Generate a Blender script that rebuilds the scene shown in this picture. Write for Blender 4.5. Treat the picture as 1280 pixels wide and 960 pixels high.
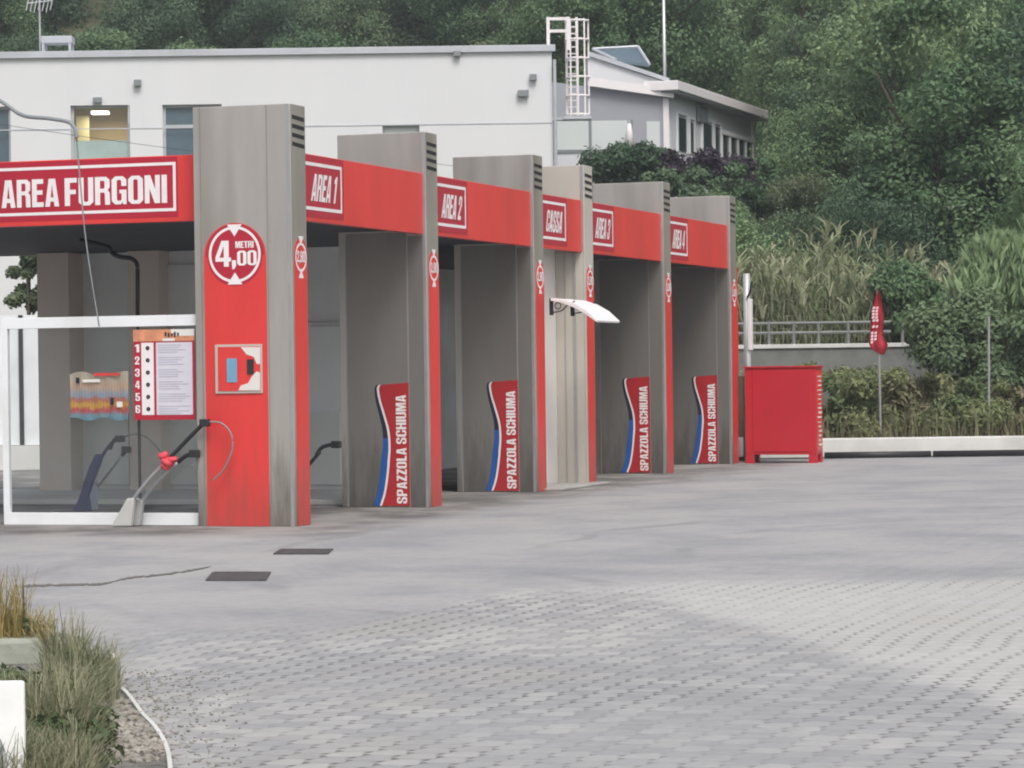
import bpy, bmesh, math, random
from mathutils import Matrix, Vector, noise
R = random.Random(7)
C = bpy.context.scene.collection
S = bpy.context.scene
for o in list(bpy.data.objects): bpy.data.objects.remove(o)

# ---------------------------------------------------------------- camera
FPX, PITCH, ROLL, CAMH = 3700.0, -0.0052, -0.0134, 1.723
F_ = Vector((0, math.cos(PITCH), math.sin(PITCH))); U_ = Vector((0, -math.sin(PITCH), math.cos(PITCH))); R_ = Vector((1, 0, 0))
cd = bpy.data.cameras.new('camera'); cam = bpy.data.objects.new('camera', cd); C.objects.link(cam); S.camera = cam
cd.sensor_width = 36; cd.lens = FPX/1280*36; cd.clip_start = .5; cd.clip_end = 3000
rt = R_*math.cos(ROLL) + U_*math.sin(ROLL); up = -R_*math.sin(ROLL) + U_*math.cos(ROLL); bk = -F_
cam.matrix_world = Matrix(((rt.x, up.x, bk.x, 0), (rt.y, up.y, bk.y, 0), (rt.z, up.z, bk.z, CAMH), (0, 0, 0, 1)))
CAMP = Vector((0, 0, CAMH))

# ---------------------------------------------------------------- world and sun
w = bpy.data.worlds.new('World'); S.world = w; w.use_nodes = True
nt = w.node_tree; bg = nt.nodes['Background']
sk = nt.nodes.new('ShaderNodeTexSky'); sk.sky_type = 'NISHITA'; sk.sun_disc = False
SUN_EL, SUN_AZ = math.radians(54), math.radians(163)      # azimuth from +Y clockwise: behind the camera
sk.sun_elevation = SUN_EL; sk.sun_rotation = SUN_AZ; sk.air_density = 1.2; sk.dust_density = 4.0
hs = nt.nodes.new('ShaderNodeHueSaturation'); hs.inputs['Saturation'].default_value = .38
nt.links.new(sk.outputs[0], hs.inputs['Color']); nt.links.new(hs.outputs[0], bg.inputs[0]); bg.inputs[1].default_value = .115
sd = bpy.data.lights.new('sun', 'SUN'); sd.energy = 1.5; sd.angle = math.radians(24); sd.color = (1, .95, .89)
sun = bpy.data.objects.new('sun', sd); C.objects.link(sun)
dv = Vector((math.sin(SUN_AZ)*math.cos(SUN_EL), math.cos(SUN_AZ)*math.cos(SUN_EL), math.sin(SUN_EL)))
sun.rotation_euler = dv.to_track_quat('Z', 'Y').to_euler(); sun.location = (0, -5, 30)
S.view_settings.view_transform = 'Standard'; S.view_settings.look = 'None'; S.view_settings.gamma = 1
S.view_settings.use_curve_mapping = False; S.view_settings.exposure = 0.48
S.render.engine = 'CYCLES'; S.cycles.filter_width = 2.0; S.cycles.max_bounces = 6; S.cycles.transparent_max_bounces = 12

# ---------------------------------------------------------------- picture -> place helpers
def ray(px, py):
    dx, dy = px-640, py-480
    sx = dx*math.cos(ROLL) + dy*math.sin(ROLL); sy = -dx*math.sin(ROLL) + dy*math.cos(ROLL)
    return F_*FPX + R_*sx - U_*sy
def gp(px, py, z=0.0):
    d = ray(px, py); t = (z-CAMH)/d.z; return CAMP + d*t
def at(px, py, Y):
    d = ray(px, py); return CAMP + d*(Y/d.y)
def pr(p):
    q = Vector(p)-CAMP; d = q.dot(F_); sx, sy = FPX*q.dot(R_)/d, -FPX*q.dot(U_)/d
    return (640+sx*math.cos(ROLL)-sy*math.sin(ROLL), 480+sx*math.sin(ROLL)+sy*math.cos(ROLL))
TH = .3195; X0, Y0 = -2.4222, 32.859
ROT = math.pi/2-TH
RV = Vector((math.sin(TH), math.cos(TH), 0)); QV = Vector((-math.cos(TH), math.sin(TH), 0)); ORG = Vector((X0, Y0, 0))
def loc(p):
    d = Vector(p)-ORG; return Vector((d.dot(RV), d.dot(QV), p[2]))
def W(u, v, z=0): return ORG + RV*u + QV*v + Vector((0, 0, z))
def lu(px, py, u):        # local (v, z) on plane u
    d = ray(px, py); t = (ORG+RV*u-CAMP).dot(RV)/d.dot(RV); q = loc(CAMP+d*t); return q.y, q.z
def lv(px, py, v):        # local (u, z) on plane v
    d = ray(px, py); t = (ORG+QV*v-CAMP).dot(QV)/d.dot(QV); q = loc(CAMP+d*t); return q.x, q.z

# ---------------------------------------------------------------- materials
def mat(name, col, rough=.6, metal=0, var=.12, vscale=3.0, bump=0, bscale=40, stretch=None, dirt=None, dirt_amt=.5, spec=.5, frame='Object', splash=None):
    m = bpy.data.materials.new(name); m.use_nodes = True; t = m.node_tree; p = t.nodes['Principled BSDF']
    p.inputs['Roughness'].default_value = rough; p.inputs['Metallic'].default_value = metal
    p.inputs['Specular IOR Level'].default_value = spec
    tc = t.nodes.new('ShaderNodeTexCoord'); mp = t.nodes.new('ShaderNodeMapping'); t.links.new(tc.outputs[frame], mp.inputs[0])
    if stretch: mp.inputs['Scale'].default_value = stretch
    n = t.nodes.new('ShaderNodeTexNoise'); n.inputs['Scale'].default_value = vscale; n.inputs['Detail'].default_value = 5
    n.inputs['Roughness'].default_value = .65
    t.links.new(mp.outputs[0], n.inputs['Vector'])
    mr = t.nodes.new('ShaderNodeMapRange'); mr.inputs[1].default_value = .25; mr.inputs[2].default_value = .75
    mr.inputs[3].default_value = 1-var; mr.inputs[4].default_value = 1+var
    t.links.new(n.outputs['Fac'], mr.inputs[0])
    mx = t.nodes.new('ShaderNodeMix'); mx.data_type = 'RGBA'; mx.blend_type = 'MULTIPLY'; mx.inputs[0].default_value = 1
    mx.inputs[6].default_value = (*col, 1); t.links.new(mr.outputs[0], mx.inputs[7])
    out = mx.outputs[2]
    if dirt:
        n2 = t.nodes.new('ShaderNodeTexNoise'); n2.inputs['Scale'].default_value = vscale*.6; n2.inputs['Detail'].default_value = 8
        t.links.new(mp.outputs[0], n2.inputs['Vector'])
        m2 = t.nodes.new('ShaderNodeMapRange'); m2.inputs[1].default_value = .48; m2.inputs[2].default_value = .72; m2.inputs[4].default_value = dirt_amt
        t.links.new(n2.outputs['Fac'], m2.inputs[0])
        x2 = t.nodes.new('ShaderNodeMix'); x2.data_type = 'RGBA'; t.links.new(m2.outputs[0], x2.inputs[0]); t.links.new(out, x2.inputs[6]); x2.inputs[7].default_value = (*dirt, 1)
        out = x2.outputs[2]
    if splash:      # dirty spray marks that fade out above the floor
        sx_ = t.nodes.new('ShaderNodeSeparateXYZ'); t.links.new(tc.outputs['Object'], sx_.inputs[0])
        m4 = t.nodes.new('ShaderNodeMapping'); m4.inputs['Scale'].default_value = (5, 5, .7); t.links.new(tc.outputs['Object'], m4.inputs[0])
        n4 = t.nodes.new('ShaderNodeTexNoise'); n4.inputs['Scale'].default_value = 1.6; n4.inputs['Detail'].default_value = 7; n4.inputs['Roughness'].default_value = .7; t.links.new(m4.outputs[0], n4.inputs['Vector'])
        ad = t.nodes.new('ShaderNodeMath'); ad.operation = 'MULTIPLY_ADD'; t.links.new(n4.outputs['Fac'], ad.inputs[0]); ad.inputs[1].default_value = -2.6; t.links.new(sx_.outputs[2], ad.inputs[2])
        m5 = t.nodes.new('ShaderNodeMapRange'); m5.inputs[1].default_value = -.35; m5.inputs[2].default_value = -1.35; m5.inputs[3].default_value = 0; m5.inputs[4].default_value = splash[1]; t.links.new(ad.outputs[0], m5.inputs[0])
        x5 = t.nodes.new('ShaderNodeMix'); x5.data_type = 'RGBA'; t.links.new(m5.outputs[0], x5.inputs[0]); t.links.new(out, x5.inputs[6]); x5.inputs[7].default_value = (*splash[0], 1)
        out = x5.outputs[2]
    t.links.new(out, p.inputs['Base Color'])
    if bump:
        n3 = t.nodes.new('ShaderNodeTexNoise'); n3.inputs['Scale'].default_value = bscale; n3.inputs['Detail'].default_value = 4
        t.links.new(mp.outputs[0], n3.inputs['Vector'])
        b = t.nodes.new('ShaderNodeBump'); b.inputs['Strength'].default_value = bump; b.inputs['Distance'].default_value = .02
        t.links.new(n3.outputs['Fac'], b.inputs['Height']); t.links.new(b.outputs[0], p.inputs['Normal'])
    return m
steel = mat('brushed_steel', (.58, .54, .50), .40, .82, .09, 1.6, .35, 1.1, (1.6, 1.6, .28), (.32, .28, .245), .6, splash=((.20, .175, .15), .75))
steel_shade = mat('shaded_bay_steel', (.32, .30, .28), .45, .7, .09, 1.2, .2, 1.5, (1.4, 1.4, .3), (.19, .17, .155), .6, splash=((.12, .11, .10), .7))  # steel colour darkened to paint in the roof's shade; blotches and splash are grime
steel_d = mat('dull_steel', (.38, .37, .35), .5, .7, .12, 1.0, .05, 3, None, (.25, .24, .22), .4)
red = mat('red_panel', (.69, .045, .042), .33, 0, .12, .9, .12, 1.3, (1.5, 1.5, .5), (.47, .035, .03), .5, splash=((.33, .07, .055), .6))
redc = mat('crimson_vinyl', (.42, .012, .035), .4, 0, .08, 1.5)
redcab = mat('cabinet_red_paint', (.50, .018, .032), .4, 0, .10, 1.5, .03, 4, None, (.40, .03, .03), .4)
white = mat('white_vinyl', (.80, .76, .77), .5, 0, .05, 4)
wpaint = mat('white_paint', (.78, .80, .82), .5, 0, .06, 2, 0, 1, None, (.55, .55, .53), .4)
wwall = mat('white_render', (.67, .68, .70), .8, 0, .035, .5, .04, 6, (1, 1, .3), (.66, .66, .66), .35)
gwall = mat('grey_render', (.33, .34, .38), .8, 0, .06, .6)
lwall = mat('pale_grey_render', (.66, .67, .71), .8, 0, .06, .6)
gutter = mat('gutter_metal', (.48, .50, .54), .5, .2, .15, .8)
dark = mat('black_plastic', (.02, .02, .023), .5)
slotm = mat('slot_black', (.012, .012, .012), .8)
ceilm = mat('ceiling_navy', (.045, .05, .065), .7, 0, .2, .7)
panelm = mat('grey_wall_panel', (.52, .54, .54), .55, .1, .10, 1.0, .03, 4, None, (.16, .16, .16), .4)
panell = mat('light_wall_panel', (.70, .73, .70), .6, 0, .08, 1.0, 0, 1, None, (.3, .3, .28), .4)
beige = mat('beige_panel', (.50, .47, .42), .6, .1, .08, 1.2, 0, 1, None, (.38, .34, .29), .4)
cream = mat('cream_panel', (.72, .69, .65), .6, 0, .04, 1.2)
blue = mat('blue_vinyl', (.015, .09, .33), .45)
navy = mat('navy_vinyl', (.012, .02, .045), .45)
bluecloth = mat('blue_rubber', (.018, .03, .13), .6)
pinkred = mat('red_cloth', (.70, .07, .10), .8)
conc = mat('concrete', (.36, .35, .33), .9, 0, .15, 2.0, .2, 20, None, (.22, .21, .19), .5)
concl = mat('pale_concrete', (.62, .62, .60), .9, 0, .12, 1.5, .2, 20, None, (.40, .40, .37), .45)
tube = mat('grey_tube', (.45, .45, .46), .35, .6)
brown = mat('rusty_post', (.14, .09, .06), .8)
bark = mat('bark', (.09, .07, .055), .9, 0, .3, 4)
glassd = mat('dark_window_glass', (.035, .05, .06), .12, 0, .3, .6)
glassb = mat('bluish_window_glass', (.09, .13, .16), .15, 0, .2, .6)
balc = mat('frosted_balustrade', (.60, .64, .64), .25, 0, .08, .5)
hose_m = mat('hose_grey', (.22, .24, .25), .5)
tin = mat('tin_sheet', (.55, .56, .56), .45, .5)
litm = mat('litter_paper', (.8, .8, .78), .7)

def glass():
    m = bpy.data.materials.new('clear_glass'); m.use_nodes = True; t = m.node_tree
    for n in list(t.nodes): t.nodes.remove(n)
    o = t.nodes.new('ShaderNodeOutputMaterial'); a = t.nodes.new('ShaderNodeBsdfTransparent'); g = t.nodes.new('ShaderNodeBsdfGlossy')
    a.inputs[0].default_value = (.975, .985, .985, 1); g.inputs['Roughness'].default_value = .06
    d = t.nodes.new('ShaderNodeBsdfDiffuse'); d.inputs[0].default_value = (.5, .53, .54, 1)
    mx = t.nodes.new('ShaderNodeMixShader'); mx.inputs[0].default_value = .03
    n = t.nodes.new('ShaderNodeTexNoise'); n.inputs['Scale'].default_value = 2.5
    mr = t.nodes.new('ShaderNodeMapRange'); mr.inputs[3].default_value = .0; mr.inputs[4].default_value = .05
    t.links.new(n.outputs['Fac'], mr.inputs[0])
    m2 = t.nodes.new('ShaderNodeMixShader'); t.links.new(mr.outputs[0], m2.inputs[0])
    t.links.new(a.outputs[0], mx.inputs[1]); t.links.new(g.outputs[0], mx.inputs[2])
    t.links.new(mx.outputs[0], m2.inputs[1]); t.links.new(d.outputs[0], m2.inputs[2]); t.links.new(m2.outputs[0], o.inputs[0])
    return m
glassm = glass()
def emis(name, col, st):
    m = bpy.data.materials.new(name); m.use_nodes = True; p = m.node_tree.nodes['Principled BSDF']
    p.inputs['Base Color'].default_value = (*col, 1); p.inputs['Emission Color'].default_value = (*col, 1); p.inputs['Emission Strength'].default_value = st
    return m
lampon = emis('ceiling_lamp_light', (1, .95, .85), 2.2)

def leafmat(name, c1, c2, c3, trans=.25, sc=.7, island=False):
    m = bpy.data.materials.new(name); m.use_nodes = True; t = m.node_tree; p = t.nodes['Principled BSDF']; out = t.nodes['Material Output']
    p.inputs['Roughness'].default_value = .55; p.inputs['Specular IOR Level'].default_value = .3
    tc = t.nodes.new('ShaderNodeTexCoord'); n = t.nodes.new('ShaderNodeTexNoise'); n.inputs['Scale'].default_value = sc; n.inputs['Detail'].default_value = 3
    t.links.new(tc.outputs['Object'], n.inputs['Vector'])
    oi = t.nodes.new('ShaderNodeObjectInfo'); gi = t.nodes.new('ShaderNodeNewGeometry')
    a = t.nodes.new('ShaderNodeMath'); a.operation = 'MULTIPLY_ADD'
    t.links.new((gi if island else oi).outputs['Random Per Island' if island else 'Random'], a.inputs[0]); a.inputs[1].default_value = .62; 
    b = t.nodes.new('ShaderNodeMath'); b.operation = 'MULTIPLY_ADD'; t.links.new(n.outputs['Fac'], b.inputs[0]); b.inputs[1].default_value = .9; b.inputs[2].default_value = -.26
    t.links.new(b.outputs[0], a.inputs[2])
    g2 = t.nodes.new('ShaderNodeMath'); g2.operation = 'MULTIPLY_ADD'; t.links.new(gi.outputs['Random Per Island'], g2.inputs[0]); g2.inputs[1].default_value = .22; t.links.new(a.outputs[0], g2.inputs[2])
    r = t.nodes.new('ShaderNodeValToRGB'); r.color_ramp.elements[0].color = (*c1, 1); r.color_ramp.elements[1].color = (*c3, 1)
    r.color_ramp.elements[0].position = .1; r.color_ramp.elements[1].position = .95
    e = r.color_ramp.elements.new(.5); e.color = (*c2, 1)
    t.links.new(g2.outputs[0], r.inputs[0]); t.links.new(r.outputs[0], p.inputs['Base Color'])
    tr = t.nodes.new('ShaderNodeBsdfTranslucent'); t.links.new(r.outputs[0], tr.inputs[0])
    mx = t.nodes.new('ShaderNodeMixShader'); mx.inputs[0].default_value = trans
    t.links.new(p.outputs[0], mx.inputs[1]); t.links.new(tr.outputs[0], mx.inputs[2]); t.links.new(mx.outputs[0], out.inputs[0])
    return m
leafA = leafmat('leaves_mixed_green', (.065, .125, .065), (.12, .20, .095), (.23, .32, .16))
leafD = leafmat('leaves_dark_green', (.05, .095, .055), (.09, .15, .085), (.16, .22, .115))
leafO = leafmat('leaves_olive', (.08, .12, .065), (.125, .165, .09), (.19, .225, .125))
leafP = leafmat('leaves_purple', (.035, .022, .04), (.05, .035, .055), (.075, .06, .075))
leafB = leafmat('leaves_bright_green', (.12, .20, .09), (.20, .30, .14), (.34, .44, .25), .35, 1.2, True)
reedm = leafmat('reed_leaves', (.14, .18, .09), (.24, .28, .15), (.40, .39, .27), .3, .5, True)
weedm = leafmat('weed_blades', (.11, .14, .07), (.20, .22, .12), (.40, .37, .26), .3, 1.5, True)
weedn = leafmat('verge_growth', (.12, .15, .07), (.20, .21, .11), (.30, .25, .17), .3, .5, True)
ygrass = leafmat('yellow_grass', (.20, .16, .05), (.33, .26, .09), (.48, .40, .20), .3, 2, True)

railm = mat('weathered_rail', (.20, .205, .20), .7, .2, .2, 2)
# ---------------------------------------------------------------- mesh helpers
BASE = {}
def bx(bm, x0, x1, y0, y1, z0, z1):
    v = [bm.verts.new(p) for p in ((x0, y0, z0), (x1, y0, z0), (x1, y1, z0), (x0, y1, z0), (x0, y0, z1), (x1, y0, z1), (x1, y1, z1), (x0, y1, z1))]
    for f in ((3, 2, 1, 0), (4, 5, 6, 7), (0, 1, 5, 4), (1, 2, 6, 5), (2, 3, 7, 6), (3, 0, 4, 7)): bm.faces.new([v[i] for i in f])
def poly(bm, pts, off):     # planar polygon extruded by the vector off
    off = Vector(off); a = [bm.verts.new(p) for p in pts]; b = [bm.verts.new(Vector(p)+off) for p in pts]; n = len(a)
    bm.faces.new(a[::-1]); bm.faces.new(b)
    for i in range(n): bm.faces.new((a[i], a[(i+1) % n], b[(i+1) % n], b[i]))
def tubep(bm, pts, r, n=8, r2=None, cap=True):
    pts = [Vector(p) for p in pts]; rings = []
    m = len(pts)
    for i, p in enumerate(pts):
        d = (pts[min(i+1, m-1)]-pts[max(i-1, 0)]).normalized()
        a = d.cross(Vector((0, 0, 1))); a = a.normalized() if a.length > .05 else Vector((1, 0, 0)); b = d.cross(a)
        rr = r if r2 is None else r+(r2-r)*i/(m-1)
        rings.append([bm.verts.new(p+(a*math.cos(t)+b*math.sin(t))*rr) for t in [2*math.pi*k/n for k in range(n)]])
    for i in range(m-1):
        for k in range(n): bm.faces.new((rings[i][k], rings[i][(k+1) % n], rings[i+1][(k+1) % n], rings[i+1][k]))
    if cap: bm.faces.new(rings[0][::-1]); bm.faces.new(rings[-1])
def smooth_path(pts, k=5):
    pts = [Vector(p) for p in pts]; out = []
    for i in range(len(pts)-1):
        p0, p1, p2, p3 = pts[max(i-1, 0)], pts[i], pts[i+1], pts[min(i+2, len(pts)-1)]
        for j in range(k):
            t = j/k; out.append(.5*((2*p1)+(p2-p0)*t+(2*p0-5*p1+4*p2-p3)*t*t+(3*p1-p0-3*p2+p3)*t**3))
    out.append(pts[-1]); return out
def obj(name, bm, m, parent=None, bevel=0, smooth=False, recalc=True):
    if recalc: bmesh.ops.recalc_face_normals(bm, faces=bm.faces)
    if parent is not None: bmesh.ops.translate(bm, verts=bm.verts, vec=-BASE.get(parent.name, Vector()))
    me = bpy.data.meshes.new(name); bm.to_mesh(me); bm.free()
    for mm in (m if isinstance(m, list) else [m]): me.materials.append(mm)
    if smooth:
        for f in me.polygons: f.use_smooth = True
    o = bpy.data.objects.new(name, me); C.objects.link(o)
    if parent is not None:
        o.parent = parent; BASE[o.name] = BASE.get(parent.name, Vector())
    if bevel:
        b = o.modifiers.new('bevel', 'BEVEL'); b.width = bevel; b.segments = 2; b.limit_method = 'ANGLE'
    return o
def B(): return bmesh.new()
def tag(o, label, cat, group=None):
    o['label'] = label; o['category'] = cat
    if group: o['group'] = group
    return o
def thing(name, label, cat, base=(0, 0, 0), group=None, local=True):
    """an Empty at the thing's base; local=True: base and parts are given in the forecourt frame (u, v, z)"""
    o = bpy.data.objects.new(name, None); C.objects.link(o); o.empty_display_size = .3
    b = Vector(base)
    if local: o.location = W(*b); o.rotation_euler = (0, 0, ROT)
    else: o.location = b
    BASE[o.name] = b; return tag(o, label, cat, group)
def single(name, bm, m, label, cat, base, group=None, local=True, **k):
    bmesh.ops.translate(bm, verts=bm.verts, vec=-Vector(base))
    o = obj(name, bm, m, None, **k)
    if local: o.location = W(*base); o.rotation_euler = (0, 0, ROT)
    else: o.location = base
    return tag(o, label, cat, group)
def struct(name, bm, m, **k):
    o = obj(name, bm, m, None, **k); o['kind'] = 'structure'; return o
O_ = [(.12, 0), (.38, 0), (.5, .12), (.5, .88), (.38, 1), (.12, 1), (0, .88), (0, .12)]
OI = [(.21, .13), (.29, .13), (.325, .17), (.325, .83), (.29, .87), (.21, .87), (.175, .83), (.175, .17)]
GLY = {
 'A': [[(0, 0), (.14, 1), (.38, 1), (.52, 0), (.345, 0), (.325, .18), (.195, .18), (.175, 0)], [(.21, .33), (.26, .80), (.31, .33)]],
 'R': [[(0, 0), (0, 1), (.38, 1), (.5, .89), (.5, .62), (.43, .52), (.5, .43), (.51, 0), (.34, 0), (.33, .40), (.30, .44), (.175, .44), (.175, 0)], [(.175, .58), (.175, .86), (.29, .86), (.325, .82), (.325, .62), (.29, .58)]],
 'E': [[(0, 0), (0, 1), (.42, 1), (.42, .83), (.18, .83), (.18, .60), (.39, .60), (.39, .44), (.18, .44), (.18, .17), (.43, .17), (.43, 0)]],
 'F': [[(0, 0), (0, 1), (.42, 1), (.42, .83), (.18, .83), (.18, .58), (.38, .58), (.38, .42), (.18, .42), (.18, 0)]],
 'U': [[(0, 1), (.175, 1), (.175, .17), (.21, .13), (.29, .13), (.325, .17), (.325, 1), (.5, 1), (.5, .12), (.38, 0), (.12, 0), (0, .12)]],
 'G': [[(.5, .65), (.5, .88), (.38, 1), (.12, 1), (0, .88), (0, .12), (.12, 0), (.30, 0), (.36, .07), (.39, 0), (.5, 0), (.5, .52), (.26, .52), (.26, .39), (.33, .39), (.33, .17), (.29, .13), (.21, .13), (.175, .17), (.175, .83), (.21, .87), (.29, .87), (.325, .83), (.325, .65)]],
 'O': [O_, OI], '0': [O_, OI],
 'N': [[(0, 0), (0, 1), (.19, 1), (.35, .5), (.35, 1), (.51, 1), (.51, 0), (.33, 0), (.16, .52), (.16, 0)]],
 'I': [[(0, 0), (0, 1), (.18, 1), (.18, 0)]],
 'C': [[(.5, .62), (.5, .88), (.38, 1), (.12, 1), (0, .88), (0, .12), (.12, 0), (.38, 0), (.5, .12), (.5, .40), (.325, .40), (.325, .17), (.29, .13), (.21, .13), (.175, .17), (.175, .83), (.21, .87), (.29, .87), (.325, .83), (.325, .62)]],
 'S': [[(.48, .68), (.48, .88), (.36, 1), (.12, 1), (0, .88), (0, .62), (.06, .53), (.29, .38), (.31, .34), (.31, .17), (.28, .13), (.2, .13), (.17, .17), (.17, .37), (0, .37), (0, .12), (.12, 0), (.37, 0), (.49, .12), (.49, .37), (.43, .48), (.20, .62), (.17, .66), (.17, .83), (.2, .87), (.28, .87), (.31, .83), (.31, .68)]],
 'P': [[(0, 0), (0, 1), (.38, 1), (.5, .88), (.5, .53), (.38, .40), (.175, .40), (.175, 0)], [(.175, .54), (.175, .86), (.29, .86), (.325, .82), (.325, .58), (.29, .54)]],
 'Z': [[(0, 0), (0, .17), (.22, .83), (.02, .83), (.02, 1), (.42, 1), (.42, .83), (.2, .17), (.42, .17), (.42, 0)]],
 'L': [[(0, 0), (0, 1), (.18, 1), (.18, .17), (.4, .17), (.4, 0)]],
 'H': [[(0, 0), (0, 1), (.175, 1), (.175, .6), (.325, .6), (.325, 1), (.5, 1), (.5, 0), (.325, 0), (.325, .43), (.175, .43), (.175, 0)]],
 'M': [[(0, 0), (0, 1), (.24, 1), (.32, .5), (.40, 1), (.64, 1), (.64, 0), (.49, 0), (.49, .68), (.38, 0), (.26, 0), (.15, .68), (.15, 0)]],
 'T': [[(.14, 0), (.14, .83), (0, .83), (0, 1), (.46, 1), (.46, .83), (.32, .83), (.32, 0)]],
 '1': [[(.12, 0), (.12, .74), (0, .74), (0, .86), (.17, 1), (.3, 1), (.3, 0)]],
 '2': [[(0, 0), (0, .15), (.31, .66), (.31, .83), (.28, .87), (.2, .87), (.17, .83), (.17, .62), (0, .62), (0, .88), (.12, 1), (.37, 1), (.48, .88), (.48, .62), (.21, .17), (.48, .17), (.48, 0)]],
 '3': [[(0, .66), (0, .88), (.12, 1), (.36, 1), (.48, .88), (.48, .60), (.41, .51), (.48, .42), (.48, .12), (.36, 0), (.12, 0), (0, .12), (0, .36), (.17, .36), (.17, .17), (.2, .13), (.28, .13), (.31, .17), (.31, .40), (.28, .44), (.2, .44), (.2, .58), (.28, .58), (.31, .62), (.31, .83), (.28, .87), (.2, .87), (.17, .83), (.17, .66)]],
 '4': [[(.27, 0), (.27, .2), (0, .2), (0, .36), (.2, 1), (.43, 1), (.43, .35), (.5, .35), (.5, .2), (.43, .2), (.43, 0)], [(.13, .35), (.27, .80), (.27, .35)]],
 '5': [[(0, .34), (0, .12), (.12, 0), (.36, 0), (.48, .12), (.48, .52), (.36, .64), (.19, .64), (.19, .84), (.45, .84), (.45, 1), (.02, 1), (.02, .46), (.18, .46), (.2, .5), (.28, .5), (.31, .46), (.31, .17), (.28, .13), (.2, .13), (.17, .17), (.17, .34)]],
 '6': [[(.48, .68), (.48, .88), (.36, 1), (.12, 1), (0, .88), (0, .12), (.12, 0), (.36, 0), (.48, .12), (.48, .50), (.36, .60), (.17, .60), (.17, .83), (.2, .87), (.28, .87), (.31, .83), (.31, .68)], [(.17, .17), (.2, .13), (.28, .13), (.31, .17), (.31, .43), (.28, .47), (.17, .47)]],
 '8': [O_, [(.21, .13), (.29, .13), (.325, .17), (.325, .40), (.29, .44), (.21, .44), (.175, .40), (.175, .17)], [(.21, .58), (.29, .58), (.325, .62), (.325, .83), (.29, .87), (.21, .87), (.175, .83), (.175, .62)]],
 ',': [[(0, .0), (.06, .3), (0, .3), (0, 1), (.5, 1), (.5, .35), (.25, 0)]],
}
def text_bm(s, bold=0, spacing=1.0, w=.055):
    """heavy condensed block lettering as a flat mesh in the x-y plane, normalised to 0..1 by 0..1"""
    cu = bpy.data.curves.new('t', 'CURVE'); cu.dimensions = '2D'; cu.fill_mode = 'BOTH'; x = 0
    for ch in s:
        if ch == ' ': x += .24; continue
        g = GLY[ch]; sc = .32 if (ch == ',' and len(s) > 1) else 1
        for c in g:
            sp = cu.splines.new('POLY'); sp.points.add(len(c)-1); sp.use_cyclic_u = True
            for k, (a, q) in enumerate(c): sp.points[k].co = (x+a*(.45 if sc != 1 else 1), q*sc-(.1 if sc != 1 else 0), 0, 1)
        x += max(a for a, _ in g[0])*(.45 if sc != 1 else 1)+w
    to = bpy.data.objects.new('t', cu); C.objects.link(to); dg = bpy.context.evaluated_depsgraph_get()
    me = bpy.data.meshes.new_from_object(to.evaluated_get(dg)); bpy.data.objects.remove(to); bpy.data.curves.remove(cu)
    bm = B(); bm.from_mesh(me); bpy.data.meshes.remove(me)
    ys = [v.co.y for v in bm.verts]; y0, y1 = min(ys), max(ys); x1 = max(v.co.x for v in bm.verts)
    for v in bm.verts: v.co.x /= x1; v.co.y = (v.co.y-y0)/(y1-y0); v.co.z = 0
    return bm
def put(dst, src, o, ax, ay):
    """copy the 0..1 lettering src into dst with its origin at o and its edges along ax, ay"""
    o, ax, ay = Vector(o), Vector(ax), Vector(ay); mp = {}
    for v in src.verts: mp[v] = dst.verts.new(o+ax*v.co.x+ay*v.co.y)
    for f in src.faces:
        try: dst.faces.new([mp[v] for v in f.verts])
        except ValueError: pass
    src.free()
def ring(bm, c, ax, ay, ro, ri, n, off, a0=0, a1=2*math.pi):
    c, ax, ay = Vector(c), Vector(ax), Vector(ay)
    full = abs(a1-a0-2*math.pi) < 1e-4
    for k in range(n):
        t0, t1 = a0+(a1-a0)*k/n, a0+(a1-a0)*(k+1)/n
        p = lambda t, r: c+ax*(r*math.cos(t))+ay*(r*math.sin(t))
        vs = [bm.verts.new(x) for x in (p(t0, ri), p(t0, ro), p(t1, ro), p(t1, ri))]; bm.faces.new(vs)

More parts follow.
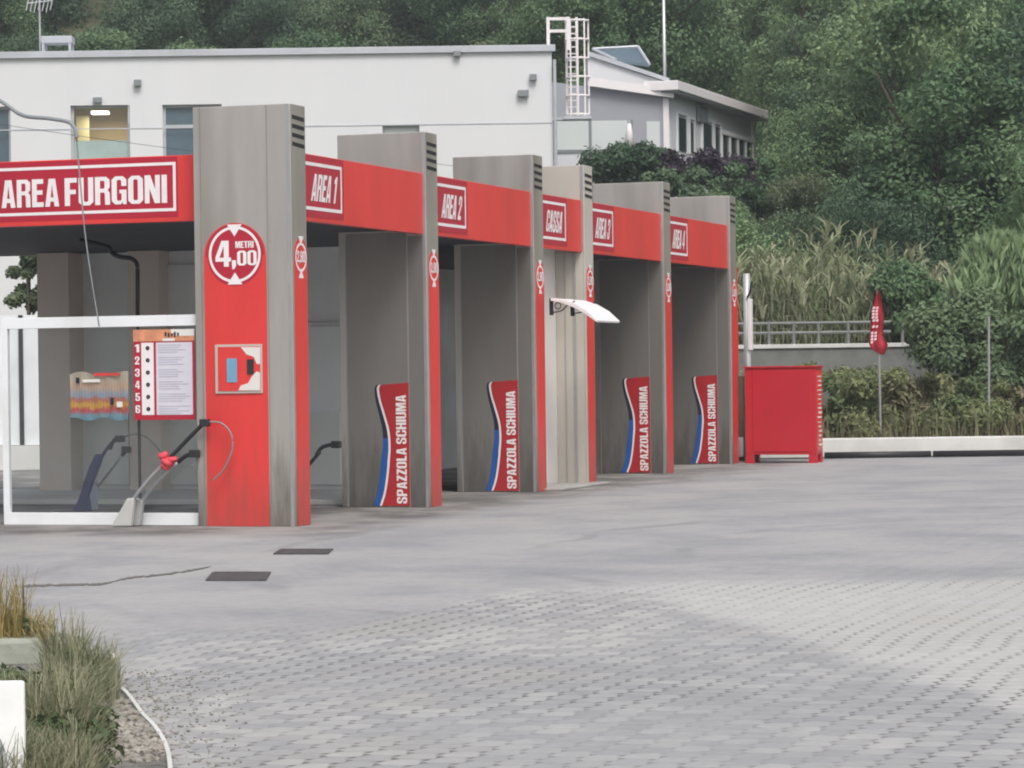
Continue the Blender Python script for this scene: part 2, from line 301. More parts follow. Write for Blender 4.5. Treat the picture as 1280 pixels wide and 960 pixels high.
# ---------------------------------------------------------------- ground
def paving_material():
    m = bpy.data.materials.new('block_paving'); m.use_nodes = True; t = m.node_tree; p = t.nodes['Principled BSDF']; L = t.links.new
    def M(op, a, b=None, c=None):
        n = t.nodes.new('ShaderNodeMath'); n.operation = op
        for i, x in enumerate((a, b, c)):
            if x is None: continue
            if isinstance(x, (int, float)): n.inputs[i].default_value = x
            else: L(x, n.inputs[i])
        return n.outputs[0]
    def MR(x, a, b, c, d):
        n = t.nodes.new('ShaderNodeMapRange'); n.interpolation_type = 'SMOOTHSTEP'
        for i, v in enumerate((a, b, c, d)): n.inputs[i+1].default_value = v
        L(x, n.inputs[0]); return n.outputs[0]
    def N(vec, s, det=5, rg=.6):
        n = t.nodes.new('ShaderNodeTexNoise'); n.inputs['Scale'].default_value = s; n.inputs['Detail'].default_value = det; n.inputs['Roughness'].default_value = rg
        L(vec, n.inputs['Vector']); return n.outputs['Fac']
    def MIX(f, a, b):
        n = t.nodes.new('ShaderNodeMix'); n.data_type = 'RGBA'
        for i, x in ((0, f), (6, a), (7, b)):
            if isinstance(x, (float, int)): n.inputs[i].default_value = x
            elif isinstance(x, tuple): n.inputs[i].default_value = (*x, 1)
            else: L(x, n.inputs[i])
        return n.outputs[2]
    tc = t.nodes.new('ShaderNodeTexCoord'); mp = t.nodes.new('ShaderNodeMapping'); mp.inputs['Rotation'].default_value = (0, 0, -ROT)
    L(tc.outputs['Object'], mp.inputs[0]); vec = mp.outputs[0]
    # slight wander of the rows
    nz = t.nodes.new('ShaderNodeTexNoise'); nz.inputs['Scale'].default_value = .5; L(vec, nz.inputs['Vector'])
    va = t.nodes.new('ShaderNodeVectorMath'); va.operation = 'MULTIPLY_ADD'; L(nz.outputs['Color'], va.inputs[0]); va.inputs[1].default_value = (.22, .22, 0); L(vec, va.inputs[2])
    sx = t.nodes.new('ShaderNodeSeparateXYZ'); L(va.outputs[0], sx.inputs[0]); u, v = sx.outputs[0], sx.outputs[1]
    a, b = .20, .165
    row = M('FLOOR', M('DIVIDE', v, b)); par = M('MULTIPLY', M('FLOORED_MODULO', row, 2.0), .5)
    uu = M('ADD', M('DIVIDE', u, a), par); fu = M('FRACT', uu); fv = M('FRACT', M('DIVIDE', v, b))
    wob = M('MULTIPLY', M('SINE', M('MULTIPLY', uu, 2*math.pi)), .014)
    du = M('MULTIPLY', M('MINIMUM', fu, M('SUBTRACT', 1.0, fu)), a); dv = M('ABSOLUTE', M('ADD', M('MULTIPLY', M('MINIMUM', fv, M('SUBTRACT', 1.0, fv)), b), wob))
    dot = MR(M('SQRT', M('ADD', M('POWER', du, 2.0), M('POWER', dv, 2.0))), .016, .042, 1, 0)
    line = MR(M('MINIMUM', du, dv), .003, .011, 1, 0)
    wn = t.nodes.new('ShaderNodeTexWhiteNoise'); wn.noise_dimensions = '2D'; cx = t.nodes.new('ShaderNodeCombineXYZ'); L(M('FLOOR', uu), cx.inputs[0]); L(row, cx.inputs[1]); L(cx.outputs[0], wn.inputs['Vector'])
    patch = MR(N(vec, .35, 6), .38, .62, 0, 1)
    fine = N(vec, 9, 6, .7); big = N(vec, .22, 7, .62)
    jd = M('MULTIPLY', M('ADD', M('MULTIPLY', dot, M('MULTIPLY_ADD', wn.outputs['Value'], .55, .42)), M('MULTIPLY', line, .34)), M('ADD', .28, M('MULTIPLY', patch, .72)))
    # the area where the wash water and tyres have worn the blocks smooth: near the bays
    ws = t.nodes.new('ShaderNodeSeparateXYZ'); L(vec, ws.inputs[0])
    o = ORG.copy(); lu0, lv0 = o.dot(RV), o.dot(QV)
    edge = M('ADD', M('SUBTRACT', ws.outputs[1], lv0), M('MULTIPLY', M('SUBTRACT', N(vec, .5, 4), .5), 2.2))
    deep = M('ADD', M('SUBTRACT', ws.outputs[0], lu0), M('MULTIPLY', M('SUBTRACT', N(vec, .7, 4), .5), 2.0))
    wq = t.nodes.new('ShaderNodeSeparateXYZ'); L(tc.outputs['Object'], wq.inputs[0])
    thr = MR(wq.outputs[0], -1.6, .6, 19.6, 23.4)
    smoothm = MR(M('SUBTRACT', M('ADD', wq.outputs[1], M('MULTIPLY', M('SUBTRACT', N(vec, .8, 4), .5), 2.4)), thr), -.5, .6, 0, 1)
    base = MIX(wn.outputs['Value'], (.295, .295, .30), (.425, .42, .41))
    base = MIX(M('MULTIPLY', MR(big, .42, .58, 0, 1), .60), base, (.265, .27, .285))
    sm = MIX(MR(N(vec, .6, 7), .35, .7, 0, 1), (.36, .35, .35), (.255, .26, .275))
    # worn pale wedge with its own outline
    wo = t.nodes.new('ShaderNodeSeparateXYZ'); L(tc.outputs['Object'], wo.inputs[0])
    p1, p2 = gp(745, 728), gp(1280, 895); nrm = Vector((-(p2-p1).y, (p2-p1).x, 0)).normalized()
    if nrm.x < 0: nrm = -nrm
    hp = M('ADD', M('ADD', M('MULTIPLY', wo.outputs[0], nrm.x), M('MULTIPLY', wo.outputs[1], nrm.y)), -p1.dot(nrm))
    jit = M('MULTIPLY', M('SUBTRACT', N(vec, 1.6, 3), .5), .7)
    wedge = M('MULTIPLY', MR(M('ADD', hp, jit), -.1, .25, 0, 1), MR(M('ADD', wo.outputs[1], jit), p1.y-.3, p1.y+.3, 1, 0))
    base = MIX(M('MULTIPLY', wedge, .7), base, (.47, .465, .455))
    tan = MR(N(vec, .45, 6), .52, .68, 0, .55)
    base = MIX(M('MULTIPLY', tan, .5), base, (.40, .375, .33))
    base = MIX(M('MULTIPLY', jd, M('SUBTRACT', 1.0, M('MULTIPLY', smoothm, .9))), base, (.10, .095, .09))
    col = MIX(M('MULTIPLY', smoothm, .85), base, sm)
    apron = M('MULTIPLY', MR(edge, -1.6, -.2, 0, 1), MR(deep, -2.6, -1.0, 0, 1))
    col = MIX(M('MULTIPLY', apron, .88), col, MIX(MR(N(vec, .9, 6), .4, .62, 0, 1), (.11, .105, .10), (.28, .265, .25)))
    rs = t.nodes.new('ShaderNodeVectorMath'); rs.operation = 'DISTANCE'; L(tc.outputs['Object'], rs.inputs[0]); rs.inputs[1].default_value = (9.0, 27.0, 0)
    tw = None
    for rad in (7.4, 9.0, 11.6, 13.1):
        q_ = M('ABSOLUTE', M('SUBTRACT', M('ADD', rs.outputs['Value'], M('MULTIPLY', M('SUBTRACT', N(vec, .25, 2), .5), 1.6)), rad))
        mk = MR(q_, .05, .16, 1, 0); tw = mk if tw is None else M('MAXIMUM', tw, mk)
    col = MIX(M('MULTIPLY', M('MULTIPLY', tw, M('MULTIPLY', smoothm, MR(N(vec, .5, 5), .42, .62, 0, 1))), .34), col, (.15, .15, .155))
    fm = t.nodes.new('ShaderNodeMix'); fm.data_type = 'RGBA'; fm.blend_type = 'MULTIPLY'; fm.inputs[0].default_value = 1
    L(col, fm.inputs[6]); L(M('MULTIPLY_ADD', fine, .44, .78), fm.inputs[7])
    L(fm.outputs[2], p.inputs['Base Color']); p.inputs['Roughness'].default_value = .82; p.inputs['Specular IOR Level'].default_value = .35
    bp = t.nodes.new('ShaderNodeBump'); bp.inputs['Strength'].default_value = .5; bp.inputs['Distance'].default_value = .012
    L(M('SUBTRACT', M('MULTIPLY', fine, .5), M('MULTIPLY', jd, 1.0)), bp.inputs['Height']); L(bp.outputs[0], p.inputs['Normal'])
    return m
paving = paving_material()
soil = mat('earth', (.12, .10, .075), .95, 0, .3, 1.2, .4, 14, None, (.07, .08, .04), .7)
hillm = mat('hill_grass', (.12, .12, .065), .95, 0, .35, .12, .3, 2, None, (.06, .075, .04), .8)
b = B(); bx(b, -110, 110, -70, 66, -.6, -.05)
struct('ground', b, soil)
b = B()
NX, NY = 70, 60; grid = []
def hz(x, y):
    sm = min(1, max(0, (3-x)/5)); sm = sm*sm*(3-2*sm)
    t = max(0, y-64-30*sm); z = (.255+.25*sm)*t
    z += noise.noise(Vector((x*.03, y*.03, 3)))*min(4, t*.10) + noise.noise(Vector((x*.12, y*.12, 7)))*min(.8, t*.03)
    return z-.04
for j in range(NY+1):
    y = 60+(j/NY)**1.4*175; grid.append([b.verts.new((-110+220*i/NX, y, hz(-110+220*i/NX, y) if y > 64 else -.06)) for i in range(NX+1)])
for j in range(NY):
    for i in range(NX): b.faces.new((grid[j][i], grid[j][i+1], grid[j+1][i+1], grid[j+1][i]))
struct('hillside', b, hillm, smooth=True)
YK = gp(1150, 571.5).y           # far edge of the yard
b = B(); bx(b, -45, 45, -20, YK, -.3, 0.0); struct('paved_yard', b, paving)

# ---------------------------------------------------------------- the car wash
H, SB, SH, TW, PW = 4.7, 4.383, 2.425, .438, 1.182
US = [0, SB, 2*SB, 2*SB+SH, 3*SB+SH, 4*SB+SH]
ZF0, ZF1 = 3.42, 4.18
cw = thing('car_wash', 'row of steel car wash bays with red fascia signs reading AREA 1 to AREA 4', 'car wash', (0, 0, 0))
def pillar(i, u):
    b = B(); bx(b, u, u+TW, 0, PW, 0, H)
    p = obj('pillar', b, beige if i == 3 else steel, cw, bevel=.008)
    if i == 3: p['label'] = 'pillar with a beige inner face beside the cash booth'
    b = B(); bx(b, u-.012, u-.002, .012, .05, .002, H-.01); obj('corner_trim', b, tube, p)
    for s in ((.255, .27), (PW-.10, PW-.085)) if i else ((.285, .292), (PW-.09, PW-.08)):
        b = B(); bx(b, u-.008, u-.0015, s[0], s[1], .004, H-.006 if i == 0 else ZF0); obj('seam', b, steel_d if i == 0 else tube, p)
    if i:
        b = B(); bx(b, u-.0045, u-.0012, .272, PW-.102, .012, ZF0+.03); obj('bay_shade_panel', b, steel_shade if i != 3 else beige, p)  # between the seams, darker steel paints the shade under the roof
        b = B(); bx(b, u-.0035, u-.0012, .052, .252, .012, ZF0-.02); obj('bay_shade_strip', b, steel_shade if i != 3 else beige, p)  # same painted roof shade on the outer strip of the face
    for k in range(4):
        z = H-.12-.1*k; b = B()
        poly(b, [(u+.05, -.004, z), (u+TW-.04, -.004, z-.015), (u+TW-.04, -.004, z-.06), (u+.05, -.004, z-.045)], (0, .003, 0)); obj('vent_slot', b, slotm, p)
    # red strip with its round clearance mark on the end face
    b = B(); c = u+.245; zc = 3.0; r = .185
    pts = [(c+r, -.004, 0.003), (c+r, -.004, zc)]+[(c+r*math.cos(t), -.004, zc+.03+r*math.sin(t)) for t in [math.pi*k/12 for k in range(13)]]+[(c-r, -.004, zc), (c-r, -.004, .003)]
    poly(b, pts, (0, .003, 0)); obj('red_strip', b, red, p)
    b = B(); ring(b, (c, -.0065, zc), (1, 0, 0), (0, 0, 1), .165, .135, 28, None)
    for s in (1, -1):
        v = [b.verts.new(x) for x in ((c-.075, -.0075, zc+s*.235), (c+.075, -.0075, zc+s*.235), (c, -.0075, zc+s*.13))]; b.faces.new(v)
    put(b, text_bm('2,80', .03), (c-.115, -.0078, zc-.07), (.23, 0, 0), (0, 0, .14)); obj('clearance_mark', b, white, p, recalc=False)
    return p
P = [pillar(i, u) for i, u in enumerate(US)]
# front panel of the first pillar
p = P[0]; vc, zc = .688, 3.06
b = B(); pts = [(-.004, vc-.378, .004), (-.004, vc-.378, zc-.04)]+[(-.004, vc-.378*math.cos(t), zc-.045+.378*math.sin(t)) for t in [math.pi*k/24 for k in range(1, 24)]]+[(-.004, vc+.378, zc-.04), (-.004, vc+.378, .004)]
poly(b, pts, (.003, 0, 0)); obj('front_panel', b, red, p)
b = B(); ring(b, (-.0062, vc, zc-.035), (0, 1, 0), (0, 0, 1), .355, .335, 40, None, 0, math.pi); 
v = [b.verts.new((-.0060, vc+.334*math.cos(t), zc-.035+.334*math.sin(t))) for t in [2*math.pi*k/40 for k in range(40)]]; b.faces.new(v)
obj('crimson_disc', b, redc, p, recalc=False)
b = B(); ring(b, (-.0075, vc, zc-.02), (0, 1, 0), (0, 0, 1), .315, .285, 44, None)
for s in (1, -1):
    vs = [b.verts.new(x) for x in ((-.0085, vc-.09, zc-.02+s*.335), (-.0085, vc+.09, zc-.02+s*.335), (-.0085, vc, zc-.02+s*.20))]; b.faces.new(vs)
put(b, text_bm('4', .045), (-.0086, vc+.235, zc-.155), (0, -.19, 0), (0, 0, .29))
put(b, text_bm(',', .05), (-.0086, vc+.035, zc-.185), (0, -.05, 0), (0, 0, .10))
put(b, text_bm('00', .04, 1.02), (-.0086, vc-.03, zc-.145), (0, -.235, 0), (0, 0, .165))
put(b, text_bm('METRI', .03), (-.0086, vc-.01, zc+.05), (0, -.22, 0), (0, 0, .075))
obj('height_mark', b, white, p, recalc=False)
def rect_u(b, u0, u1, x0, y0, x1, y1):      # box on a u plane from picture corners
    v0, z0 = lu(x0, y1, u1); v1, z1 = lu(x1, y0, u1); bx(b, u0, u1, v1, v0, z0, z1)
b = B(); rect_u(b, -.02, -.005, 270, 430, 328, 492); tp = obj('payment_panel', b, beige, p, bevel=.003)
b = B(); rect_u(b, -.026, -.021, 273, 433, 325, 489); obj('payment_plate', b, red, p)
b = B(); rect_u(b, -.032, -.027, 284, 448, 296, 478); obj('display', b, mat('display_blue', (.16, .36, .52), .3), p)
b = B()
for q in ([(301, 434), (325, 434), (325, 455), (321, 455), (317, 446), (308, 443)], [(298, 488), (301, 482), (310, 479), (315, 470), (321, 464), (325, 466), (325, 488)]):
    poly(b, [(-.029, *lu(x, y, -.029)) for x, y in q], (.002, 0, 0))
obj('paper_notice', b, cream, p)
b = B(); rect_u(b, -.036, -.031, 309, 449, 317, 468); obj('coin_slot', b, dark, p)
# squeegee brush decals
for i in (1, 2, 4, 5):
    u = US[i]; p = P[i]; x = u-.0085
    prof = [(.745, .0), (.69, .16), (.655, .35), (.63, .55), (.605, .75), (.61, .95), (.655, 1.15), (.70, 1.33), (.715, 1.47), (.69, 1.52)]
    sp = [tuple(q) for q in smooth_path([Vector((a, z, 0)) for a, z in prof], 4)]
    g = lambda z: .02+.006*math.sin(z*4)
    b = B(); poly(b, [(x, .262, .02)]+[(x, .262, 1.565)]+[(x, a-.055-(.05 if z < .5 else .05*max(0, 1-(z-.5))), z+.02) for a, z, _ in sp[::-1]], (.003, 0, 0)); obj('red_decal', b, mat('decal_red', (.40, .02, .025), .4) if i == 1 else bpy.data.materials['decal_red'], p)
    b = B(); n = len(sp)
    for k in range(n-1):
        def E(j):
            a, z, _ = sp[j]; wv = .05 if z < .5 else .05*max(0, 1-(z-.5)); return a-.055-wv, z+.02, wv
        a0, z0, w0 = E(k); a1, z1, w1 = E(k+1)
        poly(b, [(x-.003, a0+.028, z0), (x-.003, a1+.028, z1), (x-.003, a1, z1), (x-.003, a0, z0)], (.002, 0, 0))
    obj('white_edge', b, white, p)
    for nm, mm, ra in (('blue_decal', blue, (0, n//2)), ('navy_decal', navy, (n//2, n-1))):
        b = B()
        for k in range(*ra):
            a0, z0, w0 = E(k); a1, z1, w1 = E(k+1)
            poly(b, [(x-.001, a0+.028+.03+w0*1.2, z0), (x-.001, a1+.028+.03+w1*1.2, z1), (x-.001, a1+.028, z1), (x-.001, a0+.028, z0)], (.002, 0, 0))
        obj(nm, b, mm, p)
    b = B(); put(b, text_bm('SPAZZOLA SCHIUMA', .035), (x-.003, .30, .05), (0, 0, 1.36), (0, .135, 0))
    # letters read upwards: letter tops face the left
    obj('decal_lettering', b, white, p, recalc=False)
# fascias along the row
names = ['AREA 1', 'AREA 2', 'CASSA', 'AREA 3', 'AREA 4']
for i, s in enumerate(names):
    u0, u1 = US[i]+TW, US[i+1]-.002
    b = B(); bx(b, u0+.002, u1, .04, .14, ZF0, ZF1); f = obj('fascia', b, red, cw, bevel=.006)
    f['label'] = 'red fascia panel lettered '+s
    L1 = 1.18; 
    b = B(); bx(b, u0+.002, u0+L1+.06, .036, .0385, ZF0+.05, ZF1-.012); obj('sign_panel', b, redc, f)
    b = B(); y = .0335; z0, z1 = ZF0+.13, ZF1-.09; ua, ub, k = u0-.1, u0+L1, .038
    for q in ((u0+.003, ub, z1-k, z1), (u0+.003, ub, z0, z0+k), (ub-k, ub, z0+k, z1-k)): bx(b, q[0], q[1], y, y+.0018, q[2], q[3])
    obj('sign_border', b, white, f)
    b = B(); put(b, text_bm(s, .05), (u0+.22, .0325, ZF0+.235), (.74, 0, 0), (.09, 0, .31))
    obj('lettering', b, white, f, recalc=False)
# van area fascia
UF = .22; VL = 8.4
def zt(z): return z
b = B(); bx(b, UF, UF+.1, PW+.002, VL, ZF0+.02, ZF1+.01); f = obj('fascia', b, red, cw, bevel=.006); f['label'] = 'long red fascia lettered AREA FURGONI'
vr, _ = lu(220, 230, UF); vl = 4.25
b = B(); bx(b, UF-.004, UF-.0015, vr-.02, vl+.05, ZF0+.075, ZF1-.005); obj('sign_panel', b, redc, f)
z0, z1, k = ZF0+.14, ZF1-.065, .034
b = B()
for q in ((vr, vl, z1-k, z1), (vr, vl, z0, z0+k), (vr, vr+k, z0+k, z1-k), (vl-k, vl, z0+k, z1-k)): bx(b, UF-.007, UF-.0045, *q)
obj('sign_border', b, white, f)
va, _ = lu(2, 230, UF); vb, _ = lu(209, 230, UF); z0, z1 = ZF0+.235, ZF1-.205
b = B(); wA = (84-2)/207; wF = (209-82)/207
tot = va-vb
put(b, text_bm('AREA', .065, .98), (UF-.008, va, z0), (0, -tot*(75-2)/207, 0), (0, 0, z1-z0))
put(b, text_bm('FURGONI', .065, .98), (UF-.008, va-tot*(82-2)/207, z0), (0, -tot*(209-82)/207, 0), (0, 0, z1-z0))
obj('lettering', b, white, f, recalc=False)
# roof and inner walls
b = B(); bx(b, .33, US[5]+.30, .15, 4.75, ZF0+.05, ZF0+.2); bx(b, .33, 8.5, 4.752, VL, ZF0+.05, ZF0+.2); obj('roof_deck', b, ceilm, cw)
UB = 8.05
def bw(name, m, x0, y0, x1, y1, u=UB, t=.08, mm=cw):
    v0, z0 = lu(x0, y1, u); v1, z1 = lu(x1, y0, u); bb = B(); bx(bb, u, u+t, v1, v0, max(z0, .002), min(z1, ZF0+.045)); return obj(name, bb, m, mm, bevel=.004)
ipan = mat('interior_light_panel', (.78, .80, .80), .6, 0, .08, 1.0, 0, 1, None, (.6, .6, .58), .4); ipil = mat('interior_pillar_cladding', (.66, .58, .52), .6, .1, .08, 1.0, 0, 1, None, (.5, .45, .4), .4)
bw('back_pillar', ipil, 50, 240, 84, 618, UB-.35, .5)
bw('back_wall', ipan, 84, 240, 470, 619, UB+.1, .1)
bw('back_pillar', ipil, 163, 240, 197, 616, UB-.25, .4)
for (x0, x1) in ((92, 160), (206, 262), (388, 425)):
    bw('lower_panel', panell, x0, 516, x1, 606, UB+.04, .05)
bw('cross_rail', tube, 206, 402, 425, 411, UB+.02, .05)
bw('upper_panel', ipan, 206, 330, 262, 400, UB+.05, .04)
b = B(); bx(b, 8.3, US[5]+.4, 4.6, 4.7, .002, ZF0+.045); obj('side_wall', b, panelm, cw)
b = B(); bx(b, 0, TW, VL-.6, VL, 0, H); obj('pillar', b, steel, cw, bevel=.008)
b = B(); bx(b, 4.95, UB+.1, 1.35, VL, .001, .07); obj('floor_slab', b, concl, cw, bevel=.01)
# cash booth between pillars 3 and 4
u0, u1 = US[2]+TW, US[3]
b = B(); bx(b, u0, u1, .45, .55, .003, ZF0+.04); o = obj('booth_front', b, cream, cw)
b = B(); bx(b, u0+.35, u1-.55, .437, .448, .05, 2.12); obj('door', b, white, o, bevel=.004)
b = B(); bx(b, u0+.42, u0+.45, .40, .436, 1.0, 1.13); obj('handle', b, dark, o)
b = B(); bx(b, u1-.02, u1-.004, .02, .445, .02, ZF0-.004); o2 = obj('booth_side', b, beige, cw)
for v in (.14, .17, .30): 
    b = B(); bx(b, u1-.03, u1-.021, v, v+.012, .03, ZF0-.01); obj('rib', b, tube, o2)
b = B(); bx(b, u0+.05, u0+.16, .36, .43, 3.02, 3.12); obj('wall_lamp', b, dark, o)
# low step in front of the booth
b = B(); bx(b, u0-.1, u1+.3, -.25, .4, .001, .035); obj('threshold', b, conc, cw, bevel=.01)
# canopy over the cash door
uc0, uc1 = u0-.12, u0+1.0
pc = [lu(x, y, uc0) for x, y in ((688, 372.5), (703, 374), (718, 379), (733, 387.5), (747, 400.5), (746, 403), (732, 393), (717, 384.5), (702, 378.5), (688, 376))]
b = B(); poly(b, [(uc0, v, z) for v, z in pc], (uc1-uc0, 0, 0)); can = obj('door_canopy', b, white, cw, bevel=.006)
vv, zz = pc[0]
can['label'] = 'curved white canopy sheet over the cash door'

for uu in (uc0+.06, uc1-.06):
    b = B(); bx(b, uu-.02, uu+.02, vv-.02, vv+.03, zz-.24, zz+.0)
    tubep(b, smooth_path([(uu, vv-.02, zz-.20), (uu, vv-.14, zz-.18), (uu, vv-.24, zz-.10), (uu, vv-.34, zz-.05)]), .010, 6)
    tubep(b, [(uu, vv-.09+.045*math.cos(t), zz-.11+.045*math.sin(t)) for t in [k*.6 for k in range(12)]], .008, 6)
    obj('scroll_bracket', b, dark, can)

# glazed screen closing the van bay
us = .10; v1 = PW+.004; v0, _ = lu(3, 520, us); zt1 = lu(120, 395.5, us)[1]; zb1 = lu(120, 641, us)[1]
gs = thing('glass_screen', 'white framed glass screen under the AREA FURGONI sign', 'screen', (us, v1, 0))
b = B()
bx(b, us, us+.06, v1, v0, zt1-.125, zt1); obj('top_rail', b, wpaint, gs, bevel=.004)
b = B(); bx(b, us, us+.06, v1, v0, .003, zb1); obj('bottom_rail', b, wpaint, gs, bevel=.004)
b = B(); bx(b, us+.001, us+.059, v0-.075, v0, zb1, zt1-.125); obj('post', b, wpaint, gs)
b = B(); bx(b, us+.001, us+.059, v1, v1+.03, zb1, zt1-.125); obj('post', b, wpaint, gs)
b = B(); bx(b, us+.025, us+.033, v1+.03, v0-.075, zb1, zt1-.125); obj('glass_pane', b, glassm, gs)
# second screen rail further left
# price board
ub = us-.012
v0, z0 = lu(168, 525, ub); v1, z1 = lu(243, 411, ub)
bd = thing('price_board', 'tall white and red price list numbered 1 to 6 on the glass screen', 'sign', (ub, v1, z0))
b = B(); bx(b, ub, ub+.01, v1, v0, z0, z1); obj('board', b, redc, bd)
hh = z1-z0; ww = v0-v1
def bq(name, m, fx0, fx1, fy0, fy1, lift=.003, par=bd):
    bb = B(); bx(bb, ub-lift, ub-lift+.002, v0-ww*fx1, v0-ww*fx0, z1-hh*fy1, z1-hh*fy0); return obj(name, bb, m, par)
hd = bq('header_band', mat('header_orange', (.62, .26, .14), .5, 0, .3, 9), 0, 1, 0, .13)
b = B()
for (fx, fy, fw, fh) in ((.62, .0, .38, .045), (.7, .045, .3, .03), (.48, .10, .2, .03)): bx(b, ub-.0055, ub-.0038, v0-ww*(fx+fw), v0-ww*fx, z1-hh*(fy+fh), z1-hh*fy)
obj('header_patch', b, cream, hd)
b = B()
for k in range(5): bx(b, ub-.0075, ub-.0058, v0-ww*(.52+.05*k+.03), v0-ww*(.52+.05*k), z1-hh*(.075+.01*(k % 2)), z1-hh*(.03+.008*(k % 3)))
obj('header_script', b, dark, hd)
bq('icon_column', white, .13, .33, .145, .945)
bq('text_column', mat('pale_lilac', (.62, .61, .68), .5, 0, .05, 5), .37, .96, .145, .945)
for k in range(6):
    b = B(); zc = z1-hh*(.205+.135*k); vc_ = v0-ww*.235
    ring(b, (ub-.0055, vc_, zc), (0, 1, 0), (0, 0, 1), .026, .004, 8, None)
    obj('icon', b, slotm, bd, recalc=False)
for k in range(6):
    b = B(); zc = z1-hh*(.205+.135*k); put(b, text_bm(str(k+1), .04), (ub-.0055, v0-ww*.025, zc-.045), (0, -ww*.075, 0), (0, 0, .09))
    obj('number', b, white, bd, recalc=False)
b = B()
for k in range(6):
    for j in range(4):
        zc = z1-hh*(.175+.135*k+.026*j); L_ = R.uniform(.3, .52); bx(b, ub-.0052, ub-.0036, v0-ww*(.41+L_), v0-ww*.41, zc-.004, zc+.004)
obj('small_print', b, mat('print_grey', (.42, .42, .50), .6), bd)
# wrinkled colourful banner further inside
ubn = us-.03; v0, z0 = lu(88, 524, ubn); v1, z1 = lu(160, 467, ubn)
def bannermat():
    m = bpy.data.materials.new('faded_banner_print'); m.use_nodes = True; t = m.node_tree; p = t.nodes['Principled BSDF']; p.inputs['Roughness'].default_value = .6
    tc = t.nodes.new('ShaderNodeTexCoord'); sp_ = t.nodes.new('ShaderNodeSeparateXYZ'); t.links.new(tc.outputs['Generated'], sp_.inputs[0])
    n = t.nodes.new('ShaderNodeTexNoise'); n.inputs['Scale'].default_value = 6; t.links.new(tc.outputs['Generated'], n.inputs['Vector'])
    a = t.nodes.new('ShaderNodeMath'); a.operation = 'MULTIPLY_ADD'; t.links.new(n.outputs['Fac'], a.inputs[0]); a.inputs[1].default_value = .22; t.links.new(sp_.outputs[2], a.inputs[2])
    r = t.nodes.new('ShaderNodeValToRGB'); r.color_ramp.interpolation = 'EASE'; e = r.color_ramp.elements
    cols = [(0, (.16, .34, .46)), (.22, (.25, .42, .50)), (.32, (.62, .14, .16)), (.42, (.75, .48, .12)), (.54, (.60, .24, .18)), (.62, (.38, .46, .56)), (.80, (.68, .50, .38)), (1, (.60, .54, .44))]
    e[0].position = 0; e[0].color = (*cols[0][1], 1); e[1].position = 1; e[1].color = (*cols[-1][1], 1)
    for q, c in cols[1:-1]: x = e.new(q); x.color = (*c, 1)
    t.links.new(a.outputs[0], r.inputs[0]); t.links.new(r.outputs[0], p.inputs['Base Color']); return m
b = B(); n = 24; top, bot = [], []
for k in range(n+1):
    v = v0+(v1-v0)*k/n; w_ = .008*math.sin(k*1.1)
    top.append(b.verts.new((ubn+w_, v, z1+.03*math.sin(k*.35)))); bot.append(b.verts.new((ubn-w_, v, z0+.02*math.sin(k*.5+1))))
for k in range(n): b.faces.new((top[k], top[k+1], bot[k+1], bot[k]))
bmesh.ops.solidify(b, geom=b.faces[:], thickness=.006)
bn = single('banner', b, bannermat(), 'small crumpled blue and orange banner stuck on the glass screen', 'banner', (ubn, v1, z0))
for nm, q_, mm_ in (('banner_patch', ((118, 151, 466, 470),), red), ('banner_patch', ((139, 143, 497, 506), (96, 100, 472, 479)), navy), ('banner_patch', ((147, 154, 502, 509), (104, 126, 474, 478)), cream)):
    b = B()
    for x0, x1, y0, y1 in q_:
        a_, zb = lu(x0, y1, ubn); c_, za = lu(x1, y0, ubn); bx(b, ubn-.022, ubn-.018, c_, a_, zb, za)
    obj(nm, b, mm_, bn) if False else None
    bmesh.ops.translate(b, verts=b.verts, vec=-Vector((ubn, v1, z0))); o = obj(nm, b, mm_); o.parent = bn

# ---- vacuum lances leaning by the screen
def P_u(px, py, u): v, z = lu(px, py, u); return Vector((u, v, z))
def lance(label, u, pole, handle, nozzle, nm, pm=tube, hose=None, extra=None, cat='lance'):
    zs = min(lu(x, y, u)[1] for x, y in nozzle); base = P_u(nozzle[0][0], nozzle[0][1], u)
    off = -zs+.004 if extra is None else 0
    b0 = Vector((base.x, base.y, 0)); t = thing('cleaning_lance', label, cat, b0, 'cleaning lances standing in the bays')
    sh = Vector((0, 0, off))
    b = B(); tubep(b, smooth_path([P_u(x, y, u)+sh for x, y in pole], 4), .022, 8); obj('pole', b, pm, t, smooth=True)
    b = B(); tubep(b, smooth_path([P_u(x, y, u)+sh for x, y in handle], 4), .026, 8); 
    h0 = P_u(*handle[-1], u)+sh; bx(b, h0.x-.05, h0.x+.03, h0.y-.06, h0.y+.05, h0.z-.05, h0.z+.035); obj('grip', b, dark, t, bevel=.01)
    b = B(); poly(b, [P_u(x, y, u)+sh+Vector((-.035, 0, 0)) for x, y in nozzle], (.07, 0, 0)); obj('nozzle', b, nm, t, bevel=.012)
    if hose:
        b = B(); tubep(b, smooth_path([P_u(x, y, u)+sh for x, y in hose], 6), .010, 6); obj('hose', b, hose_m, t, smooth=True)
    return t
t = lance('pale lance with wide grey nozzle and red rag, in front of the glass screen', -.12, [(163, 628), (185, 600), (212, 572)], [(212, 572), (235, 548), (256, 527)],
      [(140, 657), (165, 657), (169, 622), (160, 622), (150, 640)], mat('nozzle_grey', (.52, .52, .50), .5), hose=[(258, 527), (276, 528), (289, 542), (290, 562), (280, 585), (266, 600)])
b = B()
for x, y, r in ((204, 570, .06), (210, 578, .075), (216, 574, .05), (207, 583, .05)):
    q = P_u(x, y, -.13); bmesh.ops.create_icosphere(b, subdivisions=2, radius=r, matrix=Matrix.Translation(q) @ Matrix.Diagonal((1, 1.1, .8, 1)))
